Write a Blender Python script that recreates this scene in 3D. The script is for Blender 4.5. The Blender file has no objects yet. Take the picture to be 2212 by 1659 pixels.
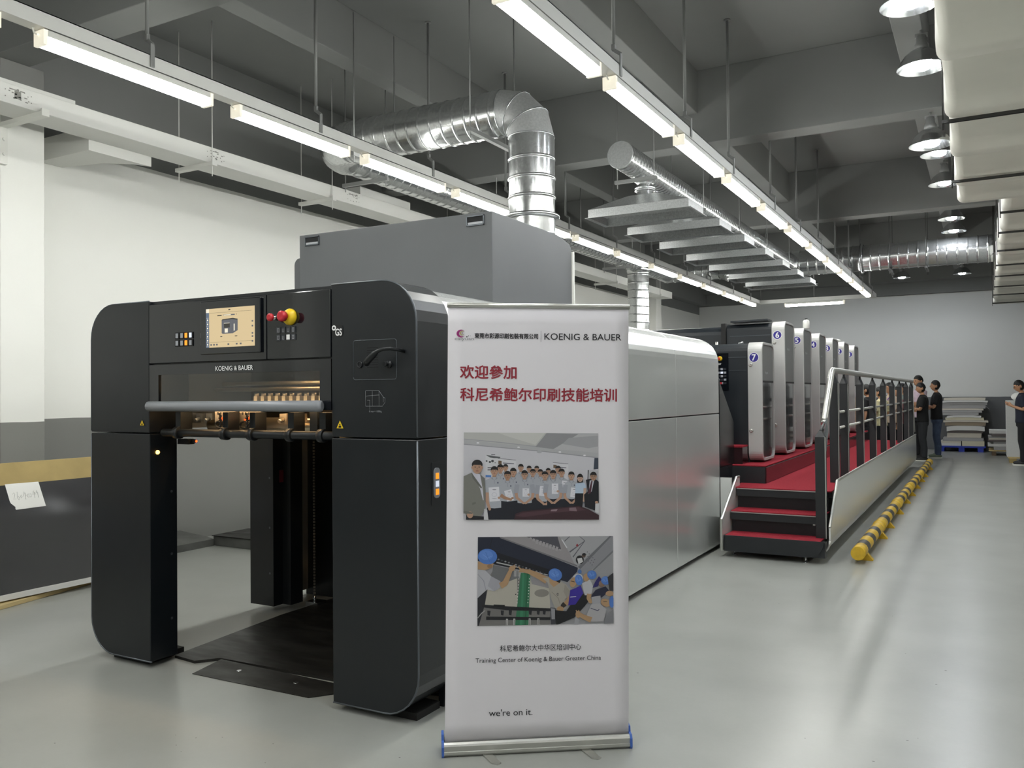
import bpy, bmesh, math, random
from math import sin, cos, pi, radians, atan2, sqrt
from mathutils import Vector, Matrix
random.seed(7)
S = bpy.context.scene
COL = S.collection

# ---------------------------------------------------------------- camera, world, exposure
cam_d = bpy.data.cameras.new('camera')
cam_d.sensor_fit = 'HORIZONTAL'; cam_d.sensor_width = 36.0
cam_d.lens = 1838.1 / 2212 * 36.0
cam_d.clip_start = 0.05; cam_d.clip_end = 200
cam = bpy.data.objects.new('camera', cam_d); COL.objects.link(cam)
_yaw, _pit, _rol = radians(29.0644), radians(.73357), radians(-.48052)
_f = Vector((-sin(_yaw)*cos(_pit), cos(_yaw)*cos(_pit), sin(_pit)))
_r0 = Vector((cos(_yaw), sin(_yaw), 0)); _u0 = _r0.cross(_f)
_r = cos(_rol)*_r0 + sin(_rol)*_u0; _u = -sin(_rol)*_r0 + cos(_rol)*_u0
cam.matrix_world = Matrix(((_r.x, _u.x, -_f.x, 0), (_r.y, _u.y, -_f.y, 0), (_r.z, _u.z, -_f.z, 1.52), (0, 0, 0, 1)))
S.camera = cam
W = bpy.data.worlds.new('world'); S.world = W; W.use_nodes = True
W.node_tree.nodes['Background'].inputs[0].default_value = (.9, .95, 1, 1)
W.node_tree.nodes['Background'].inputs[1].default_value = 0.02
S.view_settings.view_transform = 'Standard'; S.view_settings.look = 'None'
S.view_settings.gamma = 1.0; S.view_settings.use_curve_mapping = False
S.view_settings.exposure = 0.0
TUBE = 50.0        # emission of the linear lights
BAY = 150.0         # emission of the high-bay bulbs
WARM = 50.0        # warm tubes inside the delivery, the front one added for the brackets

# ---------------------------------------------------------------- helpers
def lin(c):
    if isinstance(c, str):
        c = [int(c[i:i+2], 16)/255 for i in (0, 2, 4)]
        return tuple(x/12.92 if x <= .04045 else ((x+.055)/1.055)**2.4 for x in c) + (1,)
    return tuple(c) + (1,)
def M(name, col, rough=.5, metal=0., spec=.5, noise=None, bump=None, coat=0., emit=None, trans=0., rnoise=None, stretch=None, alpha=1.):
    m = bpy.data.materials.new(name); m.use_nodes = True
    nt = m.node_tree; b = nt.nodes['Principled BSDF']
    c = lin(col)
    b.inputs['Base Color'].default_value = c
    b.inputs['Roughness'].default_value = rough; b.inputs['Metallic'].default_value = metal
    b.inputs['Specular IOR Level'].default_value = spec
    b.inputs['Coat Weight'].default_value = coat
    b.inputs['Coat Roughness'].default_value = .08
    b.inputs['Transmission Weight'].default_value = trans
    b.inputs['Alpha'].default_value = alpha
    if emit: b.inputs['Emission Color'].default_value = lin(emit[0]); b.inputs['Emission Strength'].default_value = emit[1]
    def coords():
        tc = nt.nodes.new('ShaderNodeTexCoord'); mp = nt.nodes.new('ShaderNodeMapping')
        if stretch: mp.inputs['Scale'].default_value = stretch
        nt.links.new(tc.outputs['Object'], mp.inputs['Vector']); return mp.outputs['Vector']
    def ntex(scale, det=5):
        n = nt.nodes.new('ShaderNodeTexNoise'); n.inputs['Scale'].default_value = scale; n.inputs['Detail'].default_value = det
        nt.links.new(coords(), n.inputs['Vector']); return n.outputs['Fac']
    if noise:
        sc, amt = noise
        r = nt.nodes.new('ShaderNodeValToRGB')
        r.color_ramp.elements[0].position = .3; r.color_ramp.elements[1].position = .7
        r.color_ramp.elements[0].color = tuple(x*(1-amt) for x in c[:3]) + (1,)
        r.color_ramp.elements[1].color = tuple(min(1, x*(1+amt)) for x in c[:3]) + (1,)
        nt.links.new(ntex(sc), r.inputs[0]); nt.links.new(r.outputs[0], b.inputs['Base Color'])
    if rnoise:
        sc, amt = rnoise
        mr = nt.nodes.new('ShaderNodeMapRange')
        mr.inputs[1].default_value = .3; mr.inputs[2].default_value = .7
        mr.inputs[3].default_value = max(.02, rough-amt); mr.inputs[4].default_value = rough+amt
        nt.links.new(ntex(sc), mr.inputs[0]); nt.links.new(mr.outputs[0], b.inputs['Roughness'])
    if bump:
        sc, st = bump
        bp = nt.nodes.new('ShaderNodeBump'); bp.inputs['Strength'].default_value = st; bp.inputs['Distance'].default_value = .01
        nt.links.new(ntex(sc), bp.inputs['Height']); nt.links.new(bp.outputs[0], b.inputs['Normal'])
    return m
def tag(o, label=None, cat=None, group=None, kind=None):
    if label: o['label'] = label
    if cat: o['category'] = cat
    if group: o['group'] = group
    if kind: o['kind'] = kind
    return o
def thing(name, label, cat, loc=(0, 0, 0), rz=0, group=None):
    o = bpy.data.objects.new(name, None); COL.objects.link(o)
    o.empty_display_size = .1
    o.location = loc; o.rotation_euler = (0, 0, rz)
    return tag(o, label, cat, group)
def rootloc(o):
    while o.parent: o = o.parent
    return o.location
class MB:
    def __init__(s): s.v = []; s.f = []; s.m = []; s.s = []
    def add(s, vs, fs, m=0, smooth=False):
        k = len(s.v); s.v += [tuple(v) for v in vs]
        for f in fs: s.f.append(tuple(i+k for i in f)); s.m.append(m); s.s.append(smooth)
        return s
    def box(s, x0, x1, y0, y1, z0, z1, m=0):
        v = [(x, y, z) for z in (z0, z1) for y in (y0, y1) for x in (x0, x1)]
        return s.add(v, [(0, 2, 3, 1), (4, 5, 7, 6), (0, 1, 5, 4), (2, 6, 7, 3), (0, 4, 6, 2), (1, 3, 7, 5)], m)
    def obox(s, c, ax, ay, az, hx, hy, hz, m=0):     # oriented box
        c = Vector(c); ax, ay, az = Vector(ax)*hx, Vector(ay)*hy, Vector(az)*hz
        v = [c+i*ax+j*ay+k*az for k in (-1, 1) for j in (-1, 1) for i in (-1, 1)]
        return s.add(v, [(0, 2, 3, 1), (4, 5, 7, 6), (0, 1, 5, 4), (2, 6, 7, 3), (0, 4, 6, 2), (1, 3, 7, 5)], m)
    def prism(s, poly, axis, a, b, m=0, smooth=False, caps=True):
        def P(p, t):
            return {'x': (t, p[0], p[1]), 'y': (p[0], t, p[1]), 'z': (p[0], p[1], t)}[axis]
        n = len(poly); v = [P(p, a) for p in poly] + [P(p, b) for p in poly]
        s.add(v, [(i, (i+1) % n, n+(i+1) % n, n+i) for i in range(n)], m, smooth)
        k = len(s.v)-2*n
        if caps:
            s.f.append(tuple(range(k, k+n))); s.m.append(m); s.s.append(False)
            s.f.append(tuple(range(k+n, k+2*n))); s.m.append(m); s.s.append(False)
        return s
    def rev(s, p0, axis, prof, n=20, m=0, smooth=True, cap=True):   # prof: (distance along axis, radius)
        p0 = Vector(p0); a = Vector(axis).normalized()
        t = Vector((0, 0, 1)) if abs(a.z) < .9 else Vector((1, 0, 0))
        u = a.cross(t).normalized(); w = a.cross(u)
        v = []; f = []
        for d, r in prof:
            for i in range(n):
                q = 2*pi*i/n; v.append(p0+a*d+(u*cos(q)+w*sin(q))*r)
        for j in range(len(prof)-1):
            for i in range(n): f.append((j*n+i, j*n+(i+1) % n, (j+1)*n+(i+1) % n, (j+1)*n+i))
        s.add(v, f, m, smooth)
        if cap:
            k = len(s.v)-len(v)
            for j in (0, len(prof)-1):
                if prof[j][1] > 1e-5: s.f.append(tuple(k+j*n+i for i in range(n))); s.m.append(m); s.s.append(False)
        return s
    def cyl(s, p0, p1, r, n=14, m=0, r2=None):
        d = Vector(p1)-Vector(p0)
        return s.rev(p0, d, [(0, r), (d.length, r if r2 is None else r2)], n, m)
    def tube(s, pts, r, n=10, m=0, smooth=True, cap=True):
        pts = [Vector(p) for p in pts]; N = len(pts)
        R = r if isinstance(r, (list, tuple)) else [r]*N
        T = [(pts[min(i+1, N-1)]-pts[max(i-1, 0)]).normalized() for i in range(N)]
        t = T[0]; u = t.cross(Vector((0, 0, 1)) if abs(t.z) < .9 else Vector((1, 0, 0))).normalized()
        v = []; f = []
        for i in range(N):
            u = (u-T[i]*u.dot(T[i])).normalized(); w = T[i].cross(u)
            k = 1.
            if 0 < i < N-1:
                c = (pts[i]-pts[i-1]).normalized().dot(T[i]); k = 1.
            for j in range(n):
                q = 2*pi*j/n; v.append(pts[i]+(u*cos(q)+w*sin(q))*R[i]*k)
        for i in range(N-1):
            for j in range(n): f.append((i*n+j, i*n+(j+1) % n, (i+1)*n+(j+1) % n, (i+1)*n+j))
        s.add(v, f, m, smooth)
        if cap:
            k = len(s.v)-len(v)
            s.f.append(tuple(k+j for j in range(n))); s.m.append(m); s.s.append(False)
            s.f.append(tuple(k+(N-1)*n+j for j in range(n))); s.m.append(m); s.s.append(False)
        return s
    def ell(s, c, rx, ry, rz, nu=14, nv=9, m=0, fn=None):
        v = [(c[0], c[1], c[2]-rz)]
        for i in range(1, nv):
            th = -pi/2+pi*i/nv
            for j in range(nu):
                ph = 2*pi*j/nu; v.append((c[0]+rx*cos(th)*cos(ph), c[1]+ry*cos(th)*sin(ph), c[2]+rz*sin(th)))
        v.append((c[0], c[1], c[2]+rz))
        f = [(0, 1+(j+1) % nu, 1+j) for j in range(nu)]
        for i in range(nv-2):
            for j in range(nu): a = 1+i*nu; f.append((a+j, a+(j+1) % nu, a+nu+(j+1) % nu, a+nu+j))
        a = 1+(nv-2)*nu
        f += [(a+j, a+(j+1) % nu, len(v)-1) for j in range(nu)]
        if fn: v = [fn(p) for p in v]
        return s.add(v, f, m, True)
    def loft(s, rings, m=0, smooth=True, cap=True):
        n = len(rings[0]); v = [p for r in rings for p in r]
        f = [(i*n+j, i*n+(j+1) % n, (i+1)*n+(j+1) % n, (i+1)*n+j) for i in range(len(rings)-1) for j in range(n)]
        s.add(v, f, m, smooth)
        if cap:
            k = len(s.v)-len(v)
            for i in (0, len(rings)-1): s.f.append(tuple(k+i*n+j for j in range(n))); s.m.append(m); s.s.append(False)
        return s
    def mesh(s, name, off=(0, 0, 0), recalc=True):
        me = bpy.data.meshes.new(name)
        me.from_pydata([(a-off[0], b-off[1], c-off[2]) for a, b, c in s.v], [], s.f)
        me.polygons.foreach_set('material_index', s.m); me.polygons.foreach_set('use_smooth', s.s)
        if recalc:
            bm = bmesh.new(); bm.from_mesh(me); bmesh.ops.recalc_face_normals(bm, faces=bm.faces); bm.to_mesh(me); bm.free()
        return me
    def build(s, name, mats, parent=None, local=False, bevel=0, seg=2, recalc=True):
        off = (0, 0, 0) if (local or parent is None) else tuple(rootloc(parent))
        me = s.mesh(name, off, recalc)
        for m in (mats if isinstance(mats, (list, tuple)) else [mats]): me.materials.append(m)
        o = bpy.data.objects.new(name, me); COL.objects.link(o)
        if parent: o.parent = parent
        if bevel:
            b = o.modifiers.new('bevel', 'BEVEL'); b.width = bevel; b.segments = seg; b.limit_method = 'ANGLE'; b.angle_limit = radians(50)
        return o
def struct(name, mb, mats, **k):
    o = mb.build(name, mats, **k); o['kind'] = 'structure'; return o
def copy_tree(o, loc, label, rz=None):
    r = o.copy(); COL.objects.link(r); r.location = loc; r['label'] = label
    if rz is not None: r.rotation_euler = (0, 0, rz)
    for ch in o.children:
        c = ch.copy(); COL.objects.link(c); c.parent = r
        for g in ch.children:
            d = g.copy(); COL.objects.link(d); d.parent = c
    return r
def arc(cx, cz, r, a0, a1, n=8):
    return [(cx+r*cos(radians(a0+(a1-a0)*i/n)), cz+r*sin(radians(a0+(a1-a0)*i/n))) for i in range(n+1)]
def rrect(x0, x1, z0, z1, r, n=6):    # r: one radius or (bl, br, tr, tl)
    bl, br, tr, tl = r if isinstance(r, tuple) else (r,)*4
    p = []
    for cx, cz, rr, a in ((x0+bl, z0+bl, bl, 180), (x1-br, z0+br, br, 270), (x1-tr, z1-tr, tr, 0), (x0+tl, z1-tl, tl, 90)):
        p += arc(cx, cz, rr, a, a+90, n) if rr > 0 else [(cx, cz)]
    return p
ORD = ['first', 'second', 'third', 'fourth', 'fifth', 'sixth', 'seventh', 'eighth', 'ninth', 'tenth', 'eleventh', 'twelfth', 'thirteenth', 'fourteenth', 'fifteenth', 'sixteenth', 'seventeenth', 'eighteenth', 'nineteenth', 'twentieth']
_tc = {}
def glyphs(txt, bold=0.0, res=3):
    if (txt, bold) in _tc: return _tc[(txt, bold)]
    cu = bpy.data.curves.new('text', 'FONT'); cu.body = txt; cu.offset = bold; cu.resolution_u = res
    o = bpy.data.objects.new('text', cu); COL.objects.link(o)
    dg = bpy.context.evaluated_depsgraph_get(); dg.update()
    me = bpy.data.meshes.new_from_object(o.evaluated_get(dg))
    v = [(p.co.x, p.co.y) for p in me.vertices]; f = [tuple(p.vertices) for p in me.polygons]
    bpy.data.objects.remove(o); bpy.data.curves.remove(cu); bpy.data.meshes.remove(me)
    x0, x1 = min(p[0] for p in v), max(p[0] for p in v); y0, y1 = min(p[1] for p in v), max(p[1] for p in v)
    v = [((p[0]-x0)/(x1-x0), (p[1]-y0)/(y1-y0)) for p in v]
    _tc[(txt, bold)] = (v, f); return v, f
def text(mb, txt, o, ex, ey, x0, x1, y0, y1, bold=0., m=0):   # fit the writing into a box of the frame (o, ex, ey)
    v, f = glyphs(txt); o, ex, ey = Vector(o), Vector(ex), Vector(ey); n = ex.cross(ey); d = bold*(y1-y0)
    for j, (p, q) in enumerate(((0, 0),) if d <= 0 else ((d, 0), (-d, 0), (0, d), (0, -d), (d*.7, d*.7), (-d*.7, -d*.7), (d*.7, -d*.7), (-d*.7, d*.7))):
        mb.add([o+ex*(x0+p+(x1-x0)*a)+ey*(y0+q+(y1-y0)*b)+n*(.00002*j) for a, b in v], f, m)
    return mb

# ---------------------------------------------------------------- materials
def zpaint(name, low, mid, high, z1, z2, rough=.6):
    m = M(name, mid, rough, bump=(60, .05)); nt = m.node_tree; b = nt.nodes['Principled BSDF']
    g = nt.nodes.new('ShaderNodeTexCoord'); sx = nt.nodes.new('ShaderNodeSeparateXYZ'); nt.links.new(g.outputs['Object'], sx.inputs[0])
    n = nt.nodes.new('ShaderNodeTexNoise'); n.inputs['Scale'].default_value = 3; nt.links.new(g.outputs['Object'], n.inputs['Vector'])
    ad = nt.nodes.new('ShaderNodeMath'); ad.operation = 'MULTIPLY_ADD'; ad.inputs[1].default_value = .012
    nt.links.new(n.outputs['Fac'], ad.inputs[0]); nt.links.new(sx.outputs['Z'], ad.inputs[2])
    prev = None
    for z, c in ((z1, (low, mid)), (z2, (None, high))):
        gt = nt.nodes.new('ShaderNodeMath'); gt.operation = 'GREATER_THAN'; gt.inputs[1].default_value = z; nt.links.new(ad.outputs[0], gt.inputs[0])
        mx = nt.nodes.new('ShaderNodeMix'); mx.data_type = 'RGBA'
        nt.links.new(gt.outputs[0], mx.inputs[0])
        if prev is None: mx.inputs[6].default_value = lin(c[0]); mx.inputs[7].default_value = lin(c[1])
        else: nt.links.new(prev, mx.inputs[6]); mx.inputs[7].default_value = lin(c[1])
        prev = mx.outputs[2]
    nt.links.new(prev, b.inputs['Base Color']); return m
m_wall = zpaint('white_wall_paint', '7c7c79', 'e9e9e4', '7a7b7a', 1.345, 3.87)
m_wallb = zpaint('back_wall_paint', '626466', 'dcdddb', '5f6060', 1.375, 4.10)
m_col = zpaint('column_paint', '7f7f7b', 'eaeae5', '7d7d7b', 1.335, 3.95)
m_ceil = M('grey_ceiling_paint', '7a7b7a', .75, noise=(.7, .06), bump=(40, .04))
m_galvm = M('matte_galvanised_steel', 'b4b6b6', .5, .55, noise=(60, .1))
m_galv = M('galvanised_steel', 'c6c8c8', .21, .86, noise=(45, .1), rnoise=(30, .04), bump=(9, .006))
m_galvd = M('galvanised_hood_steel', 'c9cbcb', .33, .75, noise=(70, .16))
m_whitemetal = M('white_powder_coat', 'e2e2dc', .45)
m_rod = M('hanger_steel', '8d8e8d', .5, .4)
m_rodd = M('dark_hanger_steel', '5c5d5c', .5, .4)
m_diff = M('light_diffuser', 'ffffff', .5, emit=('fefffa', TUBE))
m_cap = M('clear_end_cap', 'f3efe2', .3, emit=('fff6e0', 0.5))
m_trunk = M('white_trunking', 'dadad6', .5)
m_black = M('black_paint', '15181b', .42, spec=.45)
m_rubber = M('black_rubber', '101010', .7)
m_steel = M('bright_steel', 'c4c6c8', .25, 1.)
m_alu = M('brushed_aluminium', 'c3c3be', .36, .9, rnoise=(40, .05))

def floor_mat():
    m = M('grey_epoxy_floor', 'a3a7a5', .3); nt = m.node_tree; b = nt.nodes['Principled BSDF']; L = nt.links.new
    g = nt.nodes.new('ShaderNodeTexCoord')
    def noise(sc, det=6, st=None):
        n = nt.nodes.new('ShaderNodeTexNoise'); n.inputs['Scale'].default_value = sc; n.inputs['Detail'].default_value = det
        if st:
            mp = nt.nodes.new('ShaderNodeMapping'); mp.inputs['Scale'].default_value = st; L(g.outputs['Object'], mp.inputs[0]); L(mp.outputs[0], n.inputs[0])
        else: L(g.outputs['Object'], n.inputs[0])
        return n.outputs['Fac']
    def ramp(x, p0, p1, c0, c1):
        r = nt.nodes.new('ShaderNodeValToRGB'); e = r.color_ramp.elements
        e[0].position = p0; e[1].position = p1; e[0].color = c0; e[1].color = c1; L(x, r.inputs[0]); return r.outputs[0]
    base = ramp(noise(1.6, 6), .25, .75, lin('92948f'), lin('a2a49f'))
    fine = ramp(noise(38, 2), .2, .8, (.9, .9, .895, 1), (1, 1, 1, 1))
    mx = nt.nodes.new('ShaderNodeMix'); mx.data_type = 'RGBA'; mx.blend_type = 'MULTIPLY'; mx.inputs[0].default_value = .3
    L(base, mx.inputs[6]); L(fine, mx.inputs[7])
    scuff = ramp(noise(5, 9, (.5, 3, 1)), .70, .80, (1, 1, 1, 1), (.93, .928, .92, 1))
    mx2 = nt.nodes.new('ShaderNodeMix'); mx2.data_type = 'RGBA'; mx2.blend_type = 'MULTIPLY'; mx2.inputs[0].default_value = .5
    L(mx.outputs[2], mx2.inputs[6]); L(scuff, mx2.inputs[7])
    L(mx2.outputs[2], b.inputs['Base Color'])
    mr = nt.nodes.new('ShaderNodeMapRange'); mr.inputs[1].default_value = .3; mr.inputs[2].default_value = .7; mr.inputs[3].default_value = .28; mr.inputs[4].default_value = .295
    L(noise(2.2, 1), mr.inputs[0]); L(mr.outputs[0], b.inputs['Roughness'])
    bp = nt.nodes.new('ShaderNodeBump'); bp.inputs['Strength'].default_value = .02; bp.inputs['Distance'].default_value = .01
    L(noise(4, 2), bp.inputs['Height']); L(bp.outputs[0], b.inputs['Normal'])
    return m
m_floor = floor_mat()

# ---------------------------------------------------------------- room shell
XL, XR, YN, YB, ZC = -7.45, 7.0, -6.5, 25.0, 5.12
struct('floor', MB().box(XL-.2, XR+.2, YN-.2, YB+.2, -.1, 0), m_floor)
struct('ceiling', MB().box(XL-.2, XR+.2, YN-.2, YB+.2, ZC, ZC+.2), m_ceil)
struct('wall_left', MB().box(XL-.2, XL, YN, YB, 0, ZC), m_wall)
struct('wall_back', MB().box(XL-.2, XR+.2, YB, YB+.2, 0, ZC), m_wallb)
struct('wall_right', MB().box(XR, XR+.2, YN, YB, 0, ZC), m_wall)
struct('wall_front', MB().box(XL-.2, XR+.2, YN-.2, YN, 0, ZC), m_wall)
k = 0
for y in (-1.25, 3.95, 9.28, 14.36, 19.6):
    k += 1; struct('trim_%d' % k, MB().box(XL, XR, y, y+.3, 4.3, ZC), m_ceil, bevel=.006)
k += 1; struct('trim_%d' % k, MB().box(XL, XR, 24.45, YB, 4.42, ZC).box(XL, XR, 24.8, YB, 4.1, 4.42), m_ceil)
for x0, x1 in ((-5.31, -5.1), (-2.96, -2.76), (-.66, -.43), (1.7, 1.9), (3.9, 4.1)):
    ys = [YN, -1.25, 3.95, 9.28, 14.36, 19.6, 24.45]
    for a, b in zip(ys[:-1], ys[1:]):
        k += 1; struct('trim_%d' % k, MB().box(x0, x1, a+(.3 if a > YN else 0), b, 4.64, ZC), m_ceil, bevel=.006)
k += 1; struct('trim_%d' % k, MB().box(XL, XL+.28, YN, YB, 4.12, ZC), m_ceil)
for y0 in (-1.3, 4.0, 19.75):
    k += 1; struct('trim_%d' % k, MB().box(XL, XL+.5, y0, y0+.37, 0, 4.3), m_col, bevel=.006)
m_conduit = M('worn_grey_sheet_metal', '6d6e6b', .45, .5, noise=(4, .25))
struct('baseboard_left', MB().prism([(-7.43, 0), (-6.93, 0), (-6.93, .07), (-7.05, .09), (-7.2, .1), (-7.43, .12)], 'y', 4.45, 6.15), m_conduit)
# ---------------------------------------------------------------- linear lights on suspended tracks
def light_proto(loc, label, cross=False, group='linear lights on the two long tracks'):
    t = thing('linear_light', label, 'ceiling light', loc, 0, group)
    L2 = .59 if not cross else .64
    h = MB().box(-.046, .046, -L2, L2, .045, .085)
    h.build('housing', m_whitemetal, t, local=True, bevel=.004)
    d = MB().prism(rrect(-.045, .045, 0, .046, (.012, .012, 0, 0), 3), 'y', -L2+.02, L2-.02)
    d.build('diffuser', m_diff, t, local=True)
    for s in (-1, 1):
        e = MB().box(-.047, .047, s*L2-.012 if s > 0 else -L2-.012, s*L2+.012 if s > 0 else -L2+.012, -.002, .082)
        e.cyl((-.0, s*(L2+.012), .055), (0, s*(L2+.025), .055), .008, 8)
        e.build('end_cap', m_cap, t, local=True)
    c = MB().tube([(.0, -L2-.02, .055), (0, -L2-.04, .06), (-.005, -L2-.045, .085), (-.01, -L2-.03, .088)], .005, 6)
    c.build('cable', m_whitemetal, t, local=True)
    return t
proto = None
P = 1.44
def row(xc, y0, n, nback, side):
    global proto
    for i in range(-nback, n):
        y = y0+P*i
        if i >= 0: lb = 'white lit linear ceiling light, %s from the near end of the %s row in view' % (ORD[i], side)
        else: lb = 'lit linear ceiling light of the %s row, %s one back behind the viewpoint' % (side, ORD[-i-1])
        if proto is None: proto = light_proto((xc, y, 3.52), lb)
        else: copy_tree(proto, (xc, y, 3.52), lb)
NF = 12
row(-4.645, 2.87+.62, NF, 3, 'left-hand')
row(-2.125, 2.87+.02, NF+0, 6, 'right-hand')
for i in range(9):  # third row added out of view to brighten the right side of the floor
    copy_tree(proto, (3.0, -4.4+2.4*i, 3.52), 'added linear light of an unseen third row to the right, %s of that row' % ORD[i])
def track(xc, y0, y1, rods, label):
    t = thing('light_track', label, 'light track', (xc, y0, 3.6))
    r = MB()
    r.box(xc-.04, xc+.04, y0, y1, 3.612, 3.618).box(xc-.045, xc-.039, y0, y1, 3.612, 3.70).box(xc+.039, xc+.045, y0, y1, 3.612, 3.70)
    r.box(xc-.045, xc-.028, y0, y1, 3.694, 3.70).box(xc+.028, xc+.045, y0, y1, 3.694, 3.70)
    r.build('rail', m_trunk, t)
    for y in rods:
        zt = 4.3 if any(abs(y-(b+.15)) < .2 for b in (-1.25, 3.95, 9.28, 14.36, 19.6)) else ZC
        h = MB().cyl((xc, y, 3.83), (xc, y, zt), .0125, 10).cyl((xc, y, zt-.012), (xc, y, zt), .03, 10)
        h.build('hanger_rod', m_rod, t)
        q = MB().box(xc-.012, xc+.012, y-.012, y+.012, 3.80, 3.84).obox((xc+.025, y, 3.785), (.8, 0, -.6), (0, 1, 0), (.6, 0, .8), .035, .006, .012)
        q.box(xc+.047, xc+.055, y-.015, y+.015, 3.62, 3.77)
        q.build('hook', m_rod, t)
    return t
track(-4.645, -6.2, 20.35, [-4.2, -2.7, -1.1, .5, 2.05, 3.6, 5.17, 6.75, 8.25, 9.8, 11.4, 13.0, 14.7, 16.2, 17.9, 19.4], 'long white channel carrying the left-hand row of linear lights')
track(-2.125, -6.2, 20.35, [-4.2, -2.6, -1.0, .6, 2.1, 3.68, 5.25, 6.79, 8.15, 9.98, 11.52, 13.19, 14.8, 16.4, 18.0, 19.6], 'long white channel carrying the right-hand row of linear lights')
track(3.0, -5.2, 15.6, [-4, -1, 2, 5, 8, 11, 14], 'white channel of an added, unseen third row of linear lights to the right')
ct = thing('light_track', 'short white channel joining the two long light tracks at their far ends', 'light track', (-3.385, 20.42, 3.6))
MB().box(-4.69, -2.08, 20.39, 20.46, 3.612, 3.70).build('rail', m_trunk, ct)
for x in (-4.6, -3.4, -2.2):
    MB().cyl((x, 20.425, 3.69), (x, 20.425, ZC), .0125, 8).build('hanger_rod', m_rod, ct)
cl = light_proto((-3.4, 20.425, 3.52), 'lit linear ceiling light set crosswise at the far end, between the two long rows', True, None)
cl.rotation_euler = (0, 0, pi/2)

# ---------------------------------------------------------------- high-bay lamps
m_shade = M('aluminium_lamp_shade', 'd0d2d2', .2, 1., rnoise=(20, .04))
m_bulb = M('lamp_glass', 'ffffff', .3, emit=('f3f8ff', BAY))
def bay_proto(label, loc, hang=.33):
    t = thing('high_bay_lamp', label, 'high-bay lamp', loc, 0, 'high-bay lamps under the right-hand beam')
    pr = [(0, .2), (.012, .2), (.03, .185), (.07, .165), (.11, .135), (.14, .1), (.16, .065), (.16, .06), (.138, .095), (.108, .13), (.068, .16), (.03, .18), (.014, .192), (0, .2)]
    MB().rev((0, 0, 0), (0, 0, 1), pr, 28, cap=False).build('reflector', m_shade, t, local=True)
    MB().rev((0, 0, .15), (0, 0, 1), [(0, .062), (.05, .058), (.07, .045), (.13, .04), (.14, .02)], 18).box(-.05, .05, -.012, .012, .27, .3).build('lamp_holder', m_rod, t, local=True)
    MB().rev((0, 0, -.012), (0, 0, 1), [(0, .05), (.015, .078), (.10, .08), (.15, .03)], 18).build('bulb', m_bulb, t, local=True)
    MB().cyl((0, 0, .29), (0, 0, hang), .012, 8).build('hanger', m_rod, t, local=True)
    return t
bl = [6.75, 8.12, 9.42, 11.2, 12.85, 15.5, 16.75, 22.9]
bl0 = None
for i, y in enumerate(bl):
    lb = 'lit round high-bay lamp, %s nearest of the row beside the wrapped duct' % ORD[i]
    z = 4.31 if not (9.2 < y < 9.6) else 3.97
    if i == 0: bl0 = bay_proto(lb, (-.44, y, z))
    else: copy_tree(bl0, (-.44, y, z), lb)
for x, y, lb in ((-3.9, 22.9, 'small lit round high-bay lamp far back, just below the farthest hoods'), (-1.75, 22.9, 'small lit round high-bay lamp far back beside the end of the right light row')):
    bay_proto(lb, (x, y, 4.31), ZC-4.31)
for j, y in enumerate((4.9, 2.2, -.4, -3.0)):
    copy_tree(bl0, (-.44, y, 4.31), 'high-bay lamp above the viewpoint, %s one back out of view' % ORD[j])
# ---------------------------------------------------------------- ducts and hoods
def rings(L, r, step, h=.007, w=.012, start=.06):
    p = [(0, r)]; d = start
    while d < L-.03:
        p += [(d-w*1.4, r), (d-w, r), (d-w*.4, r+h), (d+w*.4, r+h), (d+w, r), (d+w*1.4, r)]; d += step
    p.append((L, r)); return p
def bracket(mb, c, ax, half, zt, drop):      # slotted strut under a duct with two threaded rods
    ax = Vector(ax); n = ax.cross(Vector((0, 0, 1)))
    mb.obox(Vector(c)+Vector((0, 0, -drop-.02)), ax, n, (0, 0, 1), half, .02, .018)
    for s in (-1, 1):
        p = Vector(c)+ax*(half-.03)*s
        mb.cyl((p.x, p.y, c[2]-drop-.09), (p.x, p.y, min(zt, ZC-.02)), .006, 6)
    return mb
ex = thing('exhaust_duct', 'large shiny spiral duct rising behind the grey cabinet, bending left under the ceiling', 'duct', (-3.4, 6.5, 2.06))
r = .20
MB().rev((-3.4, 6.5, 2.62), (0, 0, 1), rings(1.12, r, .165, .008, .012, .1), 32, cap=False).build('riser', m_galv, ex)
MB().rev((-3.4, 6.5, 2.06), (0, 0, 1), [(0, r-.006), (.56, r-.006)], 32, cap=False).build('collar', m_galv, ex)
for z in (2.72, 3.05):
    MB().rev((-3.4, 6.5, z), (0, 0, 1), [(-.02, r), (-.015, r+.035), (.0, r+.042), (.015, r+.035), (.02, r)], 32, cap=False).build('flange', m_steel, ex)
def mitre(p, dirs, r, n=32):     # elbow made of straight gores: p = ring centres, dirs = ring normals
    R = []
    for c, d in zip(p, dirs):
        d = Vector(d).normalized(); u = Vector((0, 1, 0)) if abs(d.y) < .9 else Vector((1, 0, 0))
        w = d.cross(u).normalized()
        R.append([tuple(Vector(c)+u*r*cos(2*pi*i/n)+w*r*sin(2*pi*i/n)*1.0) for i in range(n)])
    return R
def elbow(a, mid, b, da, db, r, seg=3):   # a->b quarter bend
    out = []; nn = []
    for i in range(seg+1):
        t = i/seg; q = t*pi/2
        c = Vector(mid)+(Vector(a)-Vector(mid))*cos(q)+(Vector(b)-Vector(mid))*sin(q)
        out.append(c); nn.append(Vector(da)*cos(q)+Vector(db)*sin(q))
    return mitre(out, nn, r)
e = MB()
R = elbow((-3.4, 6.5, 3.74), (-3.66, 6.5, 3.74), (-3.66, 6.5, 4.0), (0, 0, 1), (-1, 0, 0), r, 3)
for a, b in zip(R[:-1], R[1:]): e.loft([a, b], cap=False)
e.build('elbow', m_galvm, ex)
sm = MB()
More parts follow.
